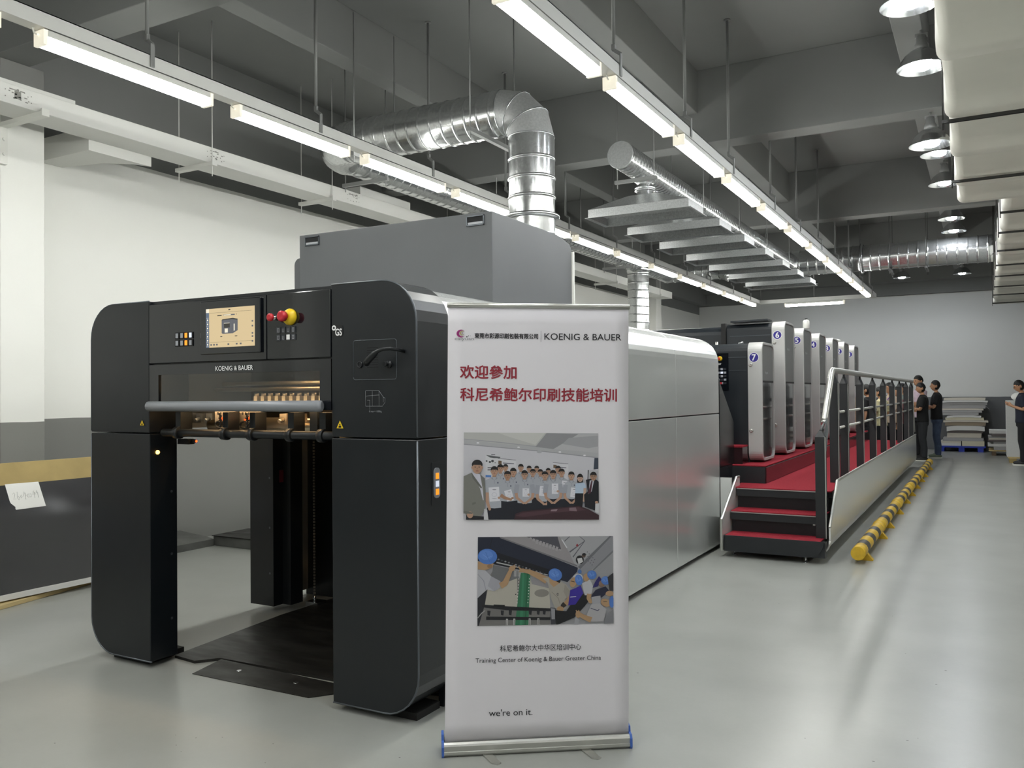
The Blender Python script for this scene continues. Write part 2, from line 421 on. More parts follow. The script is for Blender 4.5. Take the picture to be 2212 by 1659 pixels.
for q in R: sm.tube([Vector(x) for x in q+[q[0]]], .007, 5)
sm.build('seam', m_steel, ex)
MB().rev((-3.66, 6.5, 4.0), (-1, 0, 0), rings(1.72, r, .125, .006, .01), 32, cap=False).build('horizontal_run', m_galv, ex)
b = bracket(MB(), (-3.78, 6.5, 4.0), (0, 1, 0), .42, ZC, .21)
b.build('support_strut', m_rod, ex)
b = bracket(MB(), (-5.1, 6.5, 4.0), (0, 1, 0), .34, ZC, .21); b.build('support_strut', m_rod, ex)

ld = thing('long_duct', 'long spiral duct running behind the left row of lights towards the back', 'duct', (-5.7, 6.9, 4.0))
e = MB()
def bend(c0, a, b, da, db, r, n=9, ridges=True):
    e = MB(); pts = []; rad = []
    for i in range(n*2+1):
        q = i/(n*2)*pi/2
        pts.append(Vector(c0)+(Vector(a)-Vector(c0))*cos(q)+(Vector(b)-Vector(c0))*sin(q)); rad.append(r+(.008 if i % 2 else -.003))
    return e.tube(pts, rad, 26, cap=False)
bend((-5.37, 6.83, 4.0), (-5.37, 6.5, 4.0), (-5.70, 6.83, 4.0), (-1, 0, 0), (0, 1, 0), .2).build('flexible_bend', m_galv, ld)
MB().rev((-5.7, 6.83, 4.0), (0, 1, 0), rings(9.5, .185, .14, .007, .011), 26, cap=False).build('run', m_galv, ld)
MB().rev((-5.7, 15.2, 3.9), (0, 0, -1), [(-.1, .18), (.0, .21), (.08, .215)] + [(.08+d, q) for d, q in rings(3.7, .2, .15, .008)] + [(3.9, .2)], 26, cap=False).build('branch', m_galv, ld)
MB().rev((-5.7, 16.3, 4.0), (0, 1, 0), [(0, .185), (.1, .18), (.3, .19), (.5, .19), (.62, .19)], 26).build('end_section', m_galv, ld)
for y in (7.1, 9.4, 12.0, 14.2):
    bracket(MB(), (-5.7, y, 4.0), (1, 0, 0), .3, ZC, .2).build('support_strut', m_rod, ld)

cd = thing('cross_duct', 'wide spiral duct crossing the hall from left to right in front of the back wall', 'duct', (-5.5, 17.3, 4.05))
MB().rev((-5.9, 17.3, 4.05), (1, 0, 0), [(d, q+(.05 if d > 1.2 else .0)) for d, q in rings(6.06, .19, .16, .012, .014)], 28).build('run', m_galv, cd)
MB().rev((-2.0, 17.3, 4.05), (1, 0, 0), [(-.03, .25), (-.02, .28), (.02, .28), (.03, .25)], 28, cap=False).build('flange', m_steel, cd)
for x in (-5.0, -4.2, -1.5, -.9):
    bracket(MB(), (x, 17.3, 4.05), (0, 1, 0), .33, ZC, .27).build('support_strut', m_rodd, cd)

hp = thing('hood_duct', 'slim spiral duct with a capped near end feeding the row of hoods', 'duct', (-3.3, 8.3, 4.02))
MB().rev((-3.3, 8.3, 4.02), (0, 1, 0), rings(8.75, .14, .085, .005, .008), 26, cap=False).build('run', m_galv, hp)
MB().rev((-3.3, 8.3, 4.02), (0, 1, 0), [(-.004, .141), (.01, .146), (.02, .141)], 26).build('end_cap', m_galvm, hp)
MB().rev((-3.3, 16.95, 4.02), (0, 1, 0), [(-.03, .14), (-.02, .19), (.02, .19), (.03, .14)], 26, cap=False).build('flange', m_steel, hp)
for y in (8.75, 10.6, 12.4, 14.2, 16.0):
    bracket(MB(), (-3.3, y, 4.02), (1, 0, 0), .24, ZC if abs(y-9.4) > .3 else 4.3, .15).build('support_strut', m_rod, hp)
def hood(label, loc):
    t = thing('extraction_hood', label, 'extraction hood', loc, .0, 'galvanised hoods under the slim duct')
    a, c = .58, .27
    h = MB()
    def rect(x, y, z): return [(-x, -y, z), (x, -y, z), (x, y, z), (-x, y, z)]
    h.loft([rect(a+.03, c+.03, 0), rect(a, c, .004), rect(a, c, .095), rect(.16, .11, .235), rect(.155, .105, .23), rect(a-.006, c-.006, .09), rect(a-.006, c-.006, .006), rect(a+.03, c+.03, -.004), rect(a+.03, c+.03, 0)], smooth=False, cap=False)
    h.build('canopy', m_galvd, t, local=True, recalc=False)
    MB().rev((0, 0, .225), (0, 0, 1), [(0, .09), (.16, .09)], 20, cap=False).build('neck', m_galv, t, local=True)
    MB().rev((0, 0, .31), (0, 0, 1), [(-.025, .09), (-.02, .118), (-.005, .118), (0, .095), (.005, .118), (.02, .118), (.025, .09)], 20, cap=False).build('clamp_ring', m_steel, t, local=True)
    MB().rev((0, 0, .36), (0, 0, 1), [(0, .09), (.02, .1), (.035, .12)], 20, cap=False).build('saddle', m_galv, t, local=True)
    return t
h0 = None
for i in range(7):
    lb = 'galvanised extraction hood, %s from the near end under the slim duct' % ORD[i]
    if h0 is None: h0 = hood(lb, (-3.3, 9.05, 3.5))
    else: copy_tree(h0, (-3.3, 9.05+1.2*i, 3.5), lb)

# ---------------------------------------------------------------- wrapped air-conditioning ducts
m_wrap = M('cream_duct_wrap', 'e9e7dc', .6, noise=(1.6, .04), bump=(5, .2))
m_strap = M('dark_strut', '3c3c3a', .5, .5)
def wrapped(name, label, x0, x1, z0, z1, y0, y1, step, straps):
    t = thing(name, label, 'air duct', (x0, y0, z0))
    R = []; y = y0; rr = random.Random(3)
    def ring(g, y, sag):
        p = rrect(x0-g, x1+g, z0-g-sag, z1+g, .07, 5); return [(a, y, c) for a, c in p]
    R.append(ring(-.03, y0, 0))
    while y < y1-.1:
        l = min(step*rr.uniform(.9, 1.1), y1-y)
        R += [ring(.0, y+.01, 0), ring(.012, y+l*.15, .015), ring(.008, y+l*.5, .02+.01*rr.random()), ring(.012, y+l*.78, .02), ring(.028, y+l*.80, .022), ring(.032, y+l*.96, .02), ring(.0, y+l, 0)]
        y += l
    R.append(ring(-.03, y1, 0))
    MB().loft(R).build('wrap', m_wrap, t)
    for ys in straps:
        s = MB().box(x0-.05, x1+.05, ys-.018, ys-.008, z0-.072, z0-.05).box(x0-.05, x1+.05, ys+.008, ys+.018, z0-.072, z0-.05)
        s.cyl((x0-.045, ys, z0-.12), (x0-.045, ys, ZC-.02 if not any(b < ys < b+.3 for b in (3.95, 9.28, 14.36, 19.6)) else 4.3), .006, 6)
        s.build('strut', m_strap, t)
wrapped('wrapped_duct', 'huge cream-wrapped air duct at the top right corner of the view', -.20, 1.05, 3.56, 4.2, -1.0, 10.2, 1.15, (7.0, 9.05, 4.3))
wrapped('wrapped_duct', 'smaller cream-wrapped air duct receding beyond the huge one towards the back wall', .22, .95, 3.58, 4.1, 10.2, 22.7, 1.15, (11.0, 12.4, 14.0, 15.6, 17.1, 18.8, 20.4, 22.3))

# ---------------------------------------------------------------- cable trunking along the left wall
ct = thing('cable_trunking', 'wide white cable trunking on brackets along the left wall', 'cable trunking', (-6.6, 3.0, 3.75))
MB().box(-6.72, -6.4, -2, 19.3, 3.75, 3.90).build('channel', m_trunk, ct, bevel=.004)
MB().box(-6.80, -6.5, -2, 4.35, 3.905, 3.965).build('upper_channel', m_trunk, ct)
MB().box(-6.66, -6.42, 7.9, 8.9, 3.90, 4.0).build('side_box', m_trunk, ct)
MB().prism([(-7.44, 4.62), (-6.72, 4.62), (-6.72, 5.25), (-6.80, 5.1), (-7.0, 4.95), (-7.44, 4.85)], 'z', 3.66, 3.86).build('wall_branch', m_trunk, ct)
for y in (4.0, 5.66, 7.36, 10.4, 13.0, 15.8, 18.4):
    q = MB().box(-6.98 if y == 4.0 else -6.86, -6.36, y-.03, y+.03, 3.715, 3.75).box(-6.359, -6.345, y-.03, y+.03, 3.715, 3.77)
    if y == 4.0: q.box(-6.94, -6.9, y-.03, y+.03, 3.42, 3.75).cyl((-6.9, y, 3.62), (-6.885, y, 3.62), .014, 8).cyl((-6.9, y, 3.5), (-6.885, y, 3.5), .014, 8)
    else:
        q.cyl((-6.84, y, 3.62), (-6.84, y, ZC-.02), .005, 6).cyl((-6.38, y, 3.62), (-6.38, y, ZC-.02), .005, 6)
    q.build('wall_bracket' if y == 4.0 else 'hanger_bracket', m_whitemetal if y == 4.0 else m_trunk, ct)
m_glue = M('grey_glue_residue', '8b8b86', .7)
for y, n in ((3.82, 22), (5.72, 20), (7.75, 26), (13.3, 10), (16.6, 10)):
    g = MB(); rr = random.Random(int(y*10))
    g.box(-6.3995, -6.3985, y-.03, y+.02, 3.80, 3.86) if y < 4 else None
    for i in range(n):
        a, b = y-.08+.16*rr.random(), 3.785+.09*rr.random(); s = rr.uniform(.003, .012)
        if i % 3 == 0: a, b = y-.06+.005*i, 3.865
        g.box(-6.3995, -6.3985, a-s, a+s, b-.004, b+.004)
    for a in (-.1, .1):
        for b in (3.8, 3.85): g.cyl((-6.3995, y+a, b), (-6.397, y+a, b), .004, 6)
    g.build('label_residue', m_glue, ct)['kind'] = 'stuff'
# ---------------------------------------------------------------- delivery tower of the printing press
m_dark = M('anthracite_coated_steel', '14181c', .34, spec=.5, rnoise=(5, .05))
m_pan = M('gloss_black_panel', '101318', .07, spec=.7)
m_edge = M('grey_edge_strip', '5d6267', .35, .6)
m_seam = M('seam_shadow_gap', '06070a', .8)
m_silver = M('silver_enclosure_steel', 'd8dad9', .23, .6, noise=(1.2, .015))
m_grey = M('grey_cabinet_paint', '56585a', .55, noise=(3, .04))
m_hand = M('grey_plastic_handle', '83868b', .35)
m_amber = M('amber_lamp', 'ffb040', .4, emit=('ff9c2a', 4))
m_white = M('white_print', 'e8e8e8', .5)
m_lgrey = M('grey_print', '9a9da1', .5)
m_red = M('red_plastic', 'b3202c', .4)
m_yel = M('yellow_plastic', 'e0bd1c', .4)
m_glow = M('warm_light_tube', 'ffffff', .4, emit=('ffd39a', WARM))
m_tan = M('cast_bracket_metal', 'b3a796', .38, .8)
YF = 3.2
dl = thing('delivery_unit', 'black press delivery tower with touchscreen, open pile bay and rounded corners', 'printing press', (-3.45, 3.2, 0))
def pillar(poly, y1, name='front_leg'):
    return MB().prism(poly, 'y', YF, y1).build(name, m_dark, dl, bevel=.004)
pillar(rrect(-4.635, -4.115, .035, 1.317, (.2, 0, 0, 0)), 3.385)
pillar(rrect(-2.786, -2.28, .035, 1.317, (0, .2, 0, 0)), 3.478)
pillar(rrect(-4.635, -4.12, 1.323, 2.065, (0, 0, 0, .2)), 3.478, 'corner_cover')
pillar(rrect(-2.784, -2.28, 1.323, 2.065, (0, 0, .2, 0)), 3.478, 'corner_cover')
MB().box(-4.118, -2.786, YF+.02, YF+.1, 1.70, 1.716).box(-4.118, -2.786, YF+.02, 3.478, 2.045, 2.063).box(-4.118, -2.786, 3.3, 3.478, 1.72, 2.05).build('top_cover', m_dark, dl)  # lowest strip added to stop tube light showing above the guard
# light edge strip round the outer rim
e = MB()
for pts in ([(-4.105, .036)] + [(-4.435, .036)] + arc(-4.435, .235, .2, 270, 180)[1:] + [(-4.635, 1.31)], [(-2.786, .036), (-2.48, .036)] + arc(-2.48, .235, .2, 270, 360)[1:] + [(-2.28, 1.31)],
            [(-4.635, 1.33)] + arc(-4.435, 1.865, .2, 180, 90) + [(-4.12, 2.065)], [(-2.784, 2.065)] + arc(-2.48, 1.865, .2, 90, 0) + [(-2.28, 1.33)]):
    e = MB().tube([(x, YF+.002, z) for x, z in pts], .0045, 6); e.build('edge_strip', m_edge, dl)
# skid pads
for x0, x1, y0, y1 in ((-4.5, -4.2, 3.25, 3.5), (-2.72, -2.34, 3.27, 3.46)):
    MB().box(x0, x1, y0, y1, 0, .034).build('foot_pad', m_rubber, dl)
# control panels
def panel(x0, x1, z0, z1, m, name, y0=YF-.002, y1=YF+.08): return MB().box(x0, x1, y0, y1, z0, z1).build(name, m, dl, bevel=.003)
pa = panel(-4.117, -3.216, 1.712, 2.045, m_pan, 'control_panel')
pb = panel(-3.211, -2.789, 1.712, 2.045, m_pan, 'control_panel')
def scr(o, ex=(1, 0, 0), ey=(0, 0, 1)): return o
fr = MB().box(-3.685, -3.245, YF-.016, YF-.002, 1.750, 2.034); fr.build('screen_bezel', m_pan, dl, bevel=.003)
ey = YF-.0165
m_scr = M('screen_background', '000000', .25, emit=('f3d9a8', .78))
m_scr2 = M('screen_blue_grey', '000000', .25, emit=('7f93b0', .5))
m_scr3 = M('screen_dark_ink', '000000', .25, emit=('5d5a55', .35))
m_scr4 = M('screen_light', '000000', .25, emit=('fbf3dc', .95))
m_scr5 = M('screen_shadow_grey', '000000', .25, emit=('8c8e97', .45))
sx0, sx1, sz0, sz1 = -3.64, -3.282, 1.785, 1.992
ts = MB().box(sx0, sx1, ey, ey+.001, sz0, sz1).build('touchscreen', m_scr, dl)
q = MB(); w = sx1-sx0; h = sz1-sz0
def sb(a0, a1, b0, b1, m, d=1): q.box(sx0+w*a0, sx0+w*a1, ey-.0004*d, ey-.0004*d+.0003, sz0+h*b0, sz0+h*b1, m)
sb(0, .065, 0, .9, 0); sb(0, .065, .9, 1, 3)
for i in range(8): sb(.012, .053, .03+.105*i, .035+.105*i, 3, 2)
for i in range(7): sb(.022, .045, .06+.105*i, .1+.105*i, 3, 2)
sb(.07, .94, .885, .89, 1); sb(.08, .94, .13, .134, 1)
sb(.47, .51, .93, .96, 1); sb(.24, .33, .80, .825, 1); sb(.36, .60, .80, .83, 4); sb(.37, .52, .805, .825, 3, 2); sb(.63, .64, .81, .83, 1)
for a in (.09, .15, .21, .45, .62, .70): sb(a, a+.035, .05, .09, 4)
for b in (.1, .22, .3, .48, .6): sb(.94, .97, b, b+.04, 4)
sb(.30, .34, .26, .28, 1); sb(.6, .65, .26, .28, 1)
def sp(pts, m, d): q.add([(sx0+w*a, ey-.0004*d, sz0+h*b) for a, b in pts], [tuple(range(len(pts)))], m)
sp([(.33, .36), (.35, .34), (.56, .34), (.66, .41), (.66, .70), (.56, .73), (.35, .71), (.33, .69)], 2, 1)
sp([(.345, .37), (.37, .355), (.54, .355), (.55, .7), (.35, .69)], 4, 2)
sp([(.33, .69), (.35, .71), (.56, .73), (.66, .70), (.65, .675), (.55, .70), (.35, .685)], 1, 3)
sp([(.38, .49), (.50, .49), (.50, .6), (.38, .6)], 1, 3); sp([(.38, .6), (.50, .6), (.50, .612), (.38, .612)], 3, 4)
sp([(.395, .365), (.46, .365), (.46, .47), (.395, .47)], 3, 3)
sp([(.58, .40), (.6, .41), (.6, .58), (.58, .58)], 3, 3)
q.build('display_graphics', [m_scr2, m_scr3, m_scr5, m_scr4, m_scr5], ts, recalc=False)
# left keypad
m_key = M('grey_key', '9a9da4', .3)
m_keyw = M('lit_white_key', 'd0d4dc', .3, emit=('dfe9ff', .5))
m_keya = M('lit_amber_key', 'e08a20', .3, emit=('ff9a28', .8))
m_keyd = M('dark_key', '2c2f34', .3)
for j, rowk in enumerate(('gga w'.replace(' ', ''), 'ggag')):
    for i, cc in enumerate(rowk):
        x, z = -3.893+.0345*i, 1.876-.041*j
        if i >= 1: x += .004
        m = {'g': m_key, 'a': m_keya, 'w': m_keyw}[cc]
        kk = MB().box(x-.002, x+.029, YF-.008, YF-.002, z-.0345, z+.002, 0).box(x+.004, x+.023, YF-.0095, YF-.007, z-.029, z-.003, 1)
        kk.build('lit_key' if cc != 'g' else 'key', [m_rubber, m], dl)
for j in range(2):
    for i in range(4):
        x, z = -3.143+.0335*i, 1.873-.037*j
        lit = (i == 2 and j == 1)
        kk = MB().box(x, x+.029, YF-.006, YF-.002, z-.031, z, 0)
        if lit: kk.box(x+.004, x+.025, YF-.008, YF-.005, z-.028, z-.003, 1)
        else:
            for a in (.008, .018): kk.box(x+a, x+a+.002, YF-.0066, YF-.0055, z-.024, z-.008, 2)
            kk.box(x+.008, x+.02, YF-.0066, YF-.0055, z-.026, z-.024, 2)
            if i in (0, 3): kk.box(x+.007, x+.021, YF-.0066, YF-.0055, z-.008, z-.006, 2)
        kk.build('key', [m_keyd, m_white, m_lgrey], dl)
eb = MB().rev((-3.048, YF-.002, 1.921), (0, -1, 0), [(0, .042), (.01, .042), (.03, .032), (.034, .02)], 24); eb = eb.build('emergency_stop_collar', m_yel, dl)
MB().rev((-3.048, YF-.036, 1.921), (0, -1, 0), [(0, .015), (.012, .016), (.014, .026), (.035, .027), (.042, .018)], 20).build('push_cap', m_red, eb)
kb = MB().rev((-3.142, YF-.002, 1.921), (0, -1, 0), [(0, .013), (.03, .011)], 16).build('key_switch', m_steel, dl)
MB().rev((-3.142, YF-.032, 1.921), (0, -1, 0), [(0, .01), (.01, .02), (.022, .02), (.027, .012)], 18).build('red_knob', m_red, kb)
# hinged guard with window
m_tint = M('tinted_window', 'b4bcc0', .03, trans=1., spec=1.)
g = MB()
zx = [(-4.118, -4.042), (-2.861, -2.789)]
for a, b in zx: g.box(a, b, YF, YF+.025, 1.452, 1.704)
g.box(-4.042, -2.861, YF, YF+.025, 1.648, 1.704).box(-4.042, -2.861, YF, YF+.025, 1.452, 1.498)
gd = g.build('hinged_guard', m_pan, dl)
MB().box(-4.042, -2.861, YF+.008, YF+.014, 1.498, 1.648).build('window_pane', m_tint, gd)
MB().tube([(-4.085, YF-.028, 1.473), (-4.08, YF-.032, 1.473), (-2.83, YF-.032, 1.473), (-2.82, YF-.028, 1.473)], [.022, .028, .028, .022], 18).box(-4.0, -3.97, YF-.02, YF, 1.46, 1.485).box(-2.93, -2.9, YF-.02, YF, 1.46, 1.485).build('grip_bar', m_hand, gd)
tx = MB(); text(tx, 'KOENIG & BAUER', (0, YF-.003, 0), (1, 0, 0), (0, 0, 1), -3.585, -3.310, 1.661, 1.686, .012); tx.build('maker_lettering', m_white, gd)
# stickers and markings
m_gs = M('black_sticker', '0c0d0f', .4)
st = MB().prism(rrect(-2.779, -2.711, 1.808, 1.868, .018), 'y', YF-.0022, YF-.001).build('test_mark_sticker', m_gs, dl)
t = MB(); text(t, 'GS', (0, YF-.0032, 0), (1, 0, 0), (0, 0, 1), -2.757, -2.717, 1.815, 1.848, .03)
t.rev((-2.766, YF-.0024, 1.853), (0, -1, 0), [(0, .013), (.0008, .013)], 16); t.rev((-2.766, YF-.0034, 1.853), (0, -1, 0), [(0, .006), (.0004, .006)], 12, 1)
t.build('printed_mark', [m_white, m_gs], st)
for x, s in ((-4.178, .021), (-2.732, .026)):
    w_ = MB().prism([(x-s, 1.362), (x+s, 1.362), (x, 1.362+s*1.75)], 'y', YF-.0022, YF-.001).build('warning_triangle', m_gs, dl)
    v = MB().prism([(x-s*.82, 1.365), (x+s*.82, 1.365), (x, 1.362+s*1.55)], 'y', YF-.0028, YF-.0022, 0).box(x-s*.3, x+s*.3, YF-.0034, YF-.0028, 1.362+s*.25, 1.362+s*.6, 1).box(x-s*.12, x+s*.12, YF-.0034, YF-.0028, 1.362+s*.65, 1.362+s*.95, 1)
    v.build('warning_symbol', [m_yel, m_gs], w_)
rp = MB()
ro = rrect(-2.648, -2.392, 1.598, 1.786, .012, 4)
for i in range(len(ro)): pass
MB().tube([(x, YF-.0005, z) for x, z in ro+[ro[0]]], .0018, 5).build('access_panel_outline', m_edge, dl)
gl = MB()
for i in range(9): gl.box(-2.565, -2.50, YF-.0012, YF+.001, 1.655+.0115*i, 1.658+.0115*i)
gl.build('louvre', m_seam, dl)
gk = MB().tube([(-2.515, 3.13, 1.672), (-2.495, 3.12, 1.686), (-2.455, 3.11, 1.710), (-2.43, 3.105, 1.725), (-2.40, 3.11, 1.735), (-2.375, 3.13, 1.737), (-2.36, 3.16, 1.733), (-2.35, 3.2, 1.728)], [.016, .016, .015, .0085, .0085, .0085, .0085, .009], 12)
gk.build('gooseneck_handle', m_black, dl)
MB().rev((-2.608, YF, 1.67), (0, -1, 0), [(0, .016), (.006, .016), (.007, .012), (.002, .011)], 16).build('socket', m_black, dl)
MB().rev((-2.434, YF, 1.668), (0, -1, 0), [(0, .017), (.008, .017), (.009, .009), (.03, .008), (.031, .012), (.04, .011)], 14).build('plug', m_black, dl)
ln = MB()
def dl_(a, b, c, d, wd=.0014):
    p, r_ = Vector((a, YF-.0012, b)), Vector((c, YF-.0012, d)); ln.tube([p, r_], wd/2, 4)
for a, b, c, d in ((-2.575, 1.545, -2.495, 1.545), (-2.575, 1.545, -2.575, 1.472), (-2.495, 1.545, -2.495, 1.472), (-2.535, 1.545, -2.535, 1.472), (-2.575, 1.472, -2.475, 1.472), (-2.495, 1.545, -2.47, 1.515), (-2.47, 1.515, -2.47, 1.49), (-2.575, 1.52, -2.495, 1.525), (-2.55, 1.5, -2.55, 1.455), (-2.565, 1.5, -2.55, 1.5), (-2.475, 1.472, -2.46, 1.49), (-2.46, 1.49, -2.46, 1.51), (-2.46, 1.51, -2.47, 1.515)): dl_(a, b, c, d)
text(ln, 'G max = 1.000kg', (0, YF-.0014, 0), (1, 0, 0), (0, 0, 1), -2.555, -2.48, 1.441, 1.452)
ln.build('load_pictogram', m_lgrey, dl)
# lit buttons on the right flank
XS = -2.28
MB().prism(rrect(3.312, 3.395, 1.0, 1.205, .012), 'x', XS, XS+.0015).build('button_plate', m_dark, dl)
MB().prism(rrect(3.330, 3.379, 1.035, 1.178, .02), 'x', XS, XS+.006).build('button_housing', m_hand, dl)
for z, m, n in ((1.125, m_keya, 'lit_button'), (1.088, m_keyw, 'button'), (1.05, m_keya, 'lit_button')):
    MB().box(XS+.004, XS+.008, 3.342, 3.367, z, z+.028).build(n, m, dl)
MB().rev((-4.115, 3.25, 1.211), (1, 0, 0), [(0, .012), (.006, .011), (.012, .005)], 14).build('pilot_lamp', M('pilot_lamp_glow', 'ffc860', .4, emit=('ffc25a', 6)), dl)
for z in (.25, .62, .98):
    MB().rev((-4.115, 3.345, z), (1, 0, 0), [(0, .008), (.001, .008)], 10).build('screw', m_edge, dl)
for x, z in ((-4.52, .5), (-2.36, .36)): pass
MB().tube([(-3.9, 3.262, 1.472), (-2.84, 3.262, 1.472)], .006, 8).build('hidden_warm_light', m_glow, dl)  # hidden tube added behind the guard to brighten the brackets
MB().box(-4.1, -2.37, 3.52, 3.95, 1.29, 1.30).build('light_stop_plate', m_tan, dl)  # plate added to keep the tube light from leaking down into the bay
# rear legs, inner walls and lift chain
MB().box(-4.60, -4.375, 4.41, 4.62, .05, 1.318).build('rear_leg', m_dark, dl, bevel=.003)
MB().box(-4.375, -4.30, 4.5, 4.62, .05, 1.318).build('guide_rail', m_black, dl)
MB().box(-4.60, -2.33, 4.98, 5.02, .0, 1.318).build('rear_wall', m_black, dl)
MB().box(-2.36, -2.33, 3.48, 4.98, .0, 1.318).build('inner_wall', m_black, dl)
ch = MB()
for i in range(58):
    z = .07+.0215*i; ch.obox((-4.28, 4.72, z), (1, 0, 0), (0, 1, 0), (0, 0, 1), .008 if i % 2 else .006, .004, .007)
c_ = ch.build('lift_chain', M('oily_chain_steel', 'b5aea0', .35, .8), dl); c_['kind'] = 'stuff'
MB().box(-4.33, -4.22, 4.68, 4.78, .0, .035).cyl((-4.28, 4.72, .035), (-4.28, 4.72, .075), .012, 8).build('chain_anchor', m_steel, dl)
MB().box(-4.395, -4.365, 4.47, 4.52, .915, 1.0).build('limit_switch', M('dark_red_plastic', '6b1f2c', .4), dl)
for z in (.28, .6, .95): MB().rev((-4.41, 4.41, z), (0, -1, 0), [(0, .008), (.001, .008)], 10).build('screw', m_edge, dl)
# gripper zone above the pile
MB().tube([(-4.05, 3.24, 1.325), (-2.79, 3.24, 1.325)], .022, 14).build('support_bar', m_black, dl)
for x in (-3.93, -3.56, -3.36, -3.09, -2.88):
    MB().rev((x-.018, 3.24, 1.325), (1, 0, 0), [(0, .034), (.036, .034)], 16).box(x-.02, x+.02, 3.24, 3.32, 1.30, 1.44).build('clamp_arm', m_black, dl)
for x, y in ((-3.555, 3.225), (-3.355, 3.225)):
    for i in range(7): MB().rev((x-.035 + .004*(i % 2), y, 1.365+.011*i), (1, 0, 0), [(0, .0055), (.012, .0055)], 8).build('chain_link', m_rubber, dl)
for x in (-3.74, -3.55):
    p = MB().prism([(x, 1.38), (x, 1.445), (x+.16, 1.445), (x+.16, 1.425), (x+.15, 1.41), (x+.04, 1.41), (x+.03, 1.39)], 'y', 3.33, 3.345)
    bb = p.build('slotted_bracket', m_tan, dl)
    sl = MB()
    for i in range(6): sl.box(x+.02+.022*i, x+.029+.022*i, 3.3288, 3.33, 1.424, 1.438)
    sl.build('slots', m_seam, bb)
    MB().obox((x+.07, 3.32, 1.40), (.9, 0, .4), (0, 1, 0), (-.4, 0, .9), .02, .006, .009).build('orange_tag', M('orange_plastic', 'd8683a', .5), dl)
    MB().tube([(x+.06+.028*cos(a/10*2*pi)*1.5, 3.318, 1.37+.02*sin(a/10*2*pi)) for a in range(11)], .006, 6).build('belt_loop', m_rubber, dl)
MB().tube([(-3.95, 3.5, 1.36), (-2.5, 3.5, 1.36)], .045, 20).build('delivery_roller', M('worn_roller_steel', 'b9aa92', .28, .9), dl)
for z, y in ((1.60, 3.72), (1.565, 3.66)):
    MB().tube([(-4.1, y, z), (-2.4, y, z)], .012, 12).build('gripper_rod', m_tan, dl)
MB().box(-4.1, -2.4, 3.95, 3.97, 1.34, 1.68).build('back_plate', M('warm_back_plate', '3a3632', .4, .7), dl)
for i in range(16):
    x = -3.52+.052*i
    MB().box(x-.012, x+.012, 3.42, 3.46, 1.47, 1.525).cyl((x, 3.43, 1.525), (x, 3.43, 1.54), .012, 8).build('gripper', m_tan, dl)
for i, x in enumerate((-3.98, -3.9, -3.82, -3.26, -3.17, -3.04, -2.97, -2.86)):
    MB().box(x-.025, x+.025, 3.36, 3.42, 1.375+.01*(i % 3), 1.43).cyl((x, 3.36, 1.40), (x, 3.33, 1.39), .012, 8).build('gripper_block', m_tan if i > 2 else m_edge, dl)
MB().tube([(-3.6, 3.6, 1.692), (-2.6, 3.6, 1.692)], .012, 10).build('hidden_warm_light', m_glow, dl)
MB().box(-3.0, -2.95, 3.28, 3.32, 1.335, 1.46).build('post', m_black, dl)
MB().box(-4.112, -4.02, 3.385, 3.43, 1.25, 1.28).cyl((-4.02, 3.41, 1.268), (-3.985, 3.41, 1.268), .009, 8).build('sensor_arm', m_black, dl)
MB().ell((-3.983, 3.41, 1.268), .006, .006, .006, 8, 6).build('sensor_light', M('red_sensor_glow', 'ff5020', .4, emit=('ff4a18', 5)), dl)
MB().box(-4.635, -4.60, 3.478, 4.41, 1.32, 2.03).build('upper_shell', m_black, dl)

# floor plates in the pile bay
m_plate = M('worn_black_steel_plate', '2b2a28', .42, .5, noise=(6, .35), rnoise=(5, .12), stretch=(.6, 2, 1))
fp = MB().prism([(-4.16, 3.40), (-3.97, 3.38), (-3.88, 3.485), (-2.79, 3.52), (-2.40, 3.6), (-2.37, 4.96), (-4.27, 4.96), (-4.27, 4.38)], 'z', 0.0005, .016).build('floor_plate', m_plate)
tag(fp, 'dark worn steel plate on the floor inside the pile bay of the black tower', 'floor plate')
rp = thing('ramp_plate', 'small dark steel ramp plate on the floor in front of the pile bay', 'floor plate', (-3.43, 3.36, 0))
MB().add([(-3.83, 3.245, .001), (-3.0, 3.26, .001), (-2.84, 3.46, .001), (-3.86, 3.475, .001), (-3.83, 3.245, .003), (-3.0, 3.26, .003), (-2.84, 3.46, .015), (-3.86, 3.475, .015)], [(0, 1, 2, 3), (4, 5, 6, 7), (0, 1, 5, 4), (1, 2, 6, 5), (2, 3, 7, 6), (3, 0, 4, 7)]).build('plate', m_plate, rp)
for x in (-3.62, -3.2): MB().rev((x, 3.385, .0095), (0, 0, 1), [(0, .016), (.003, .013)], 14).build('screw', m_steel, rp)

# ---------------------------------------------------------------- silver enclosure behind the tower
en = thing('press_enclosure', 'long silver press enclosure with rounded top edge, right behind the banner', 'printing press', (-3.45, 3.48, 0))
def shell(y0, y1, z0, roll, nm):
    if roll:
        o = [(-2.295, z0), (-2.295, 1.815)] + arc(-2.545, 1.815, .25, 0, 90, 10)[1:] + [(-3.45, 2.066)]
        i = [(-3.45, 2.04)] + arc(-2.545, 1.815, .225, 90, 0, 10) + [(-2.32, z0)]
    else: o = [(-2.295, z0), (-2.295, 1.316), (-2.32, 1.316), (-2.32, z0)]; i = []
    m = MB(); m.prism(o+i, 'y', y0, y1, smooth=False); return m.build(nm, m_silver, en, bevel=.003)
ys = [3.484, 5.25, 7.0, 8.33]
for a, b in zip(ys[:-1], ys[1:]):
    shell(a, b-.005, .04, False, 'lower_panel'); shell(a, b-.005, 1.326, True, 'upper_panel')
MB().box(-2.33, -2.315, 3.49, 8.31, .02, 1.9).build('seam_backing', m_seam, en)
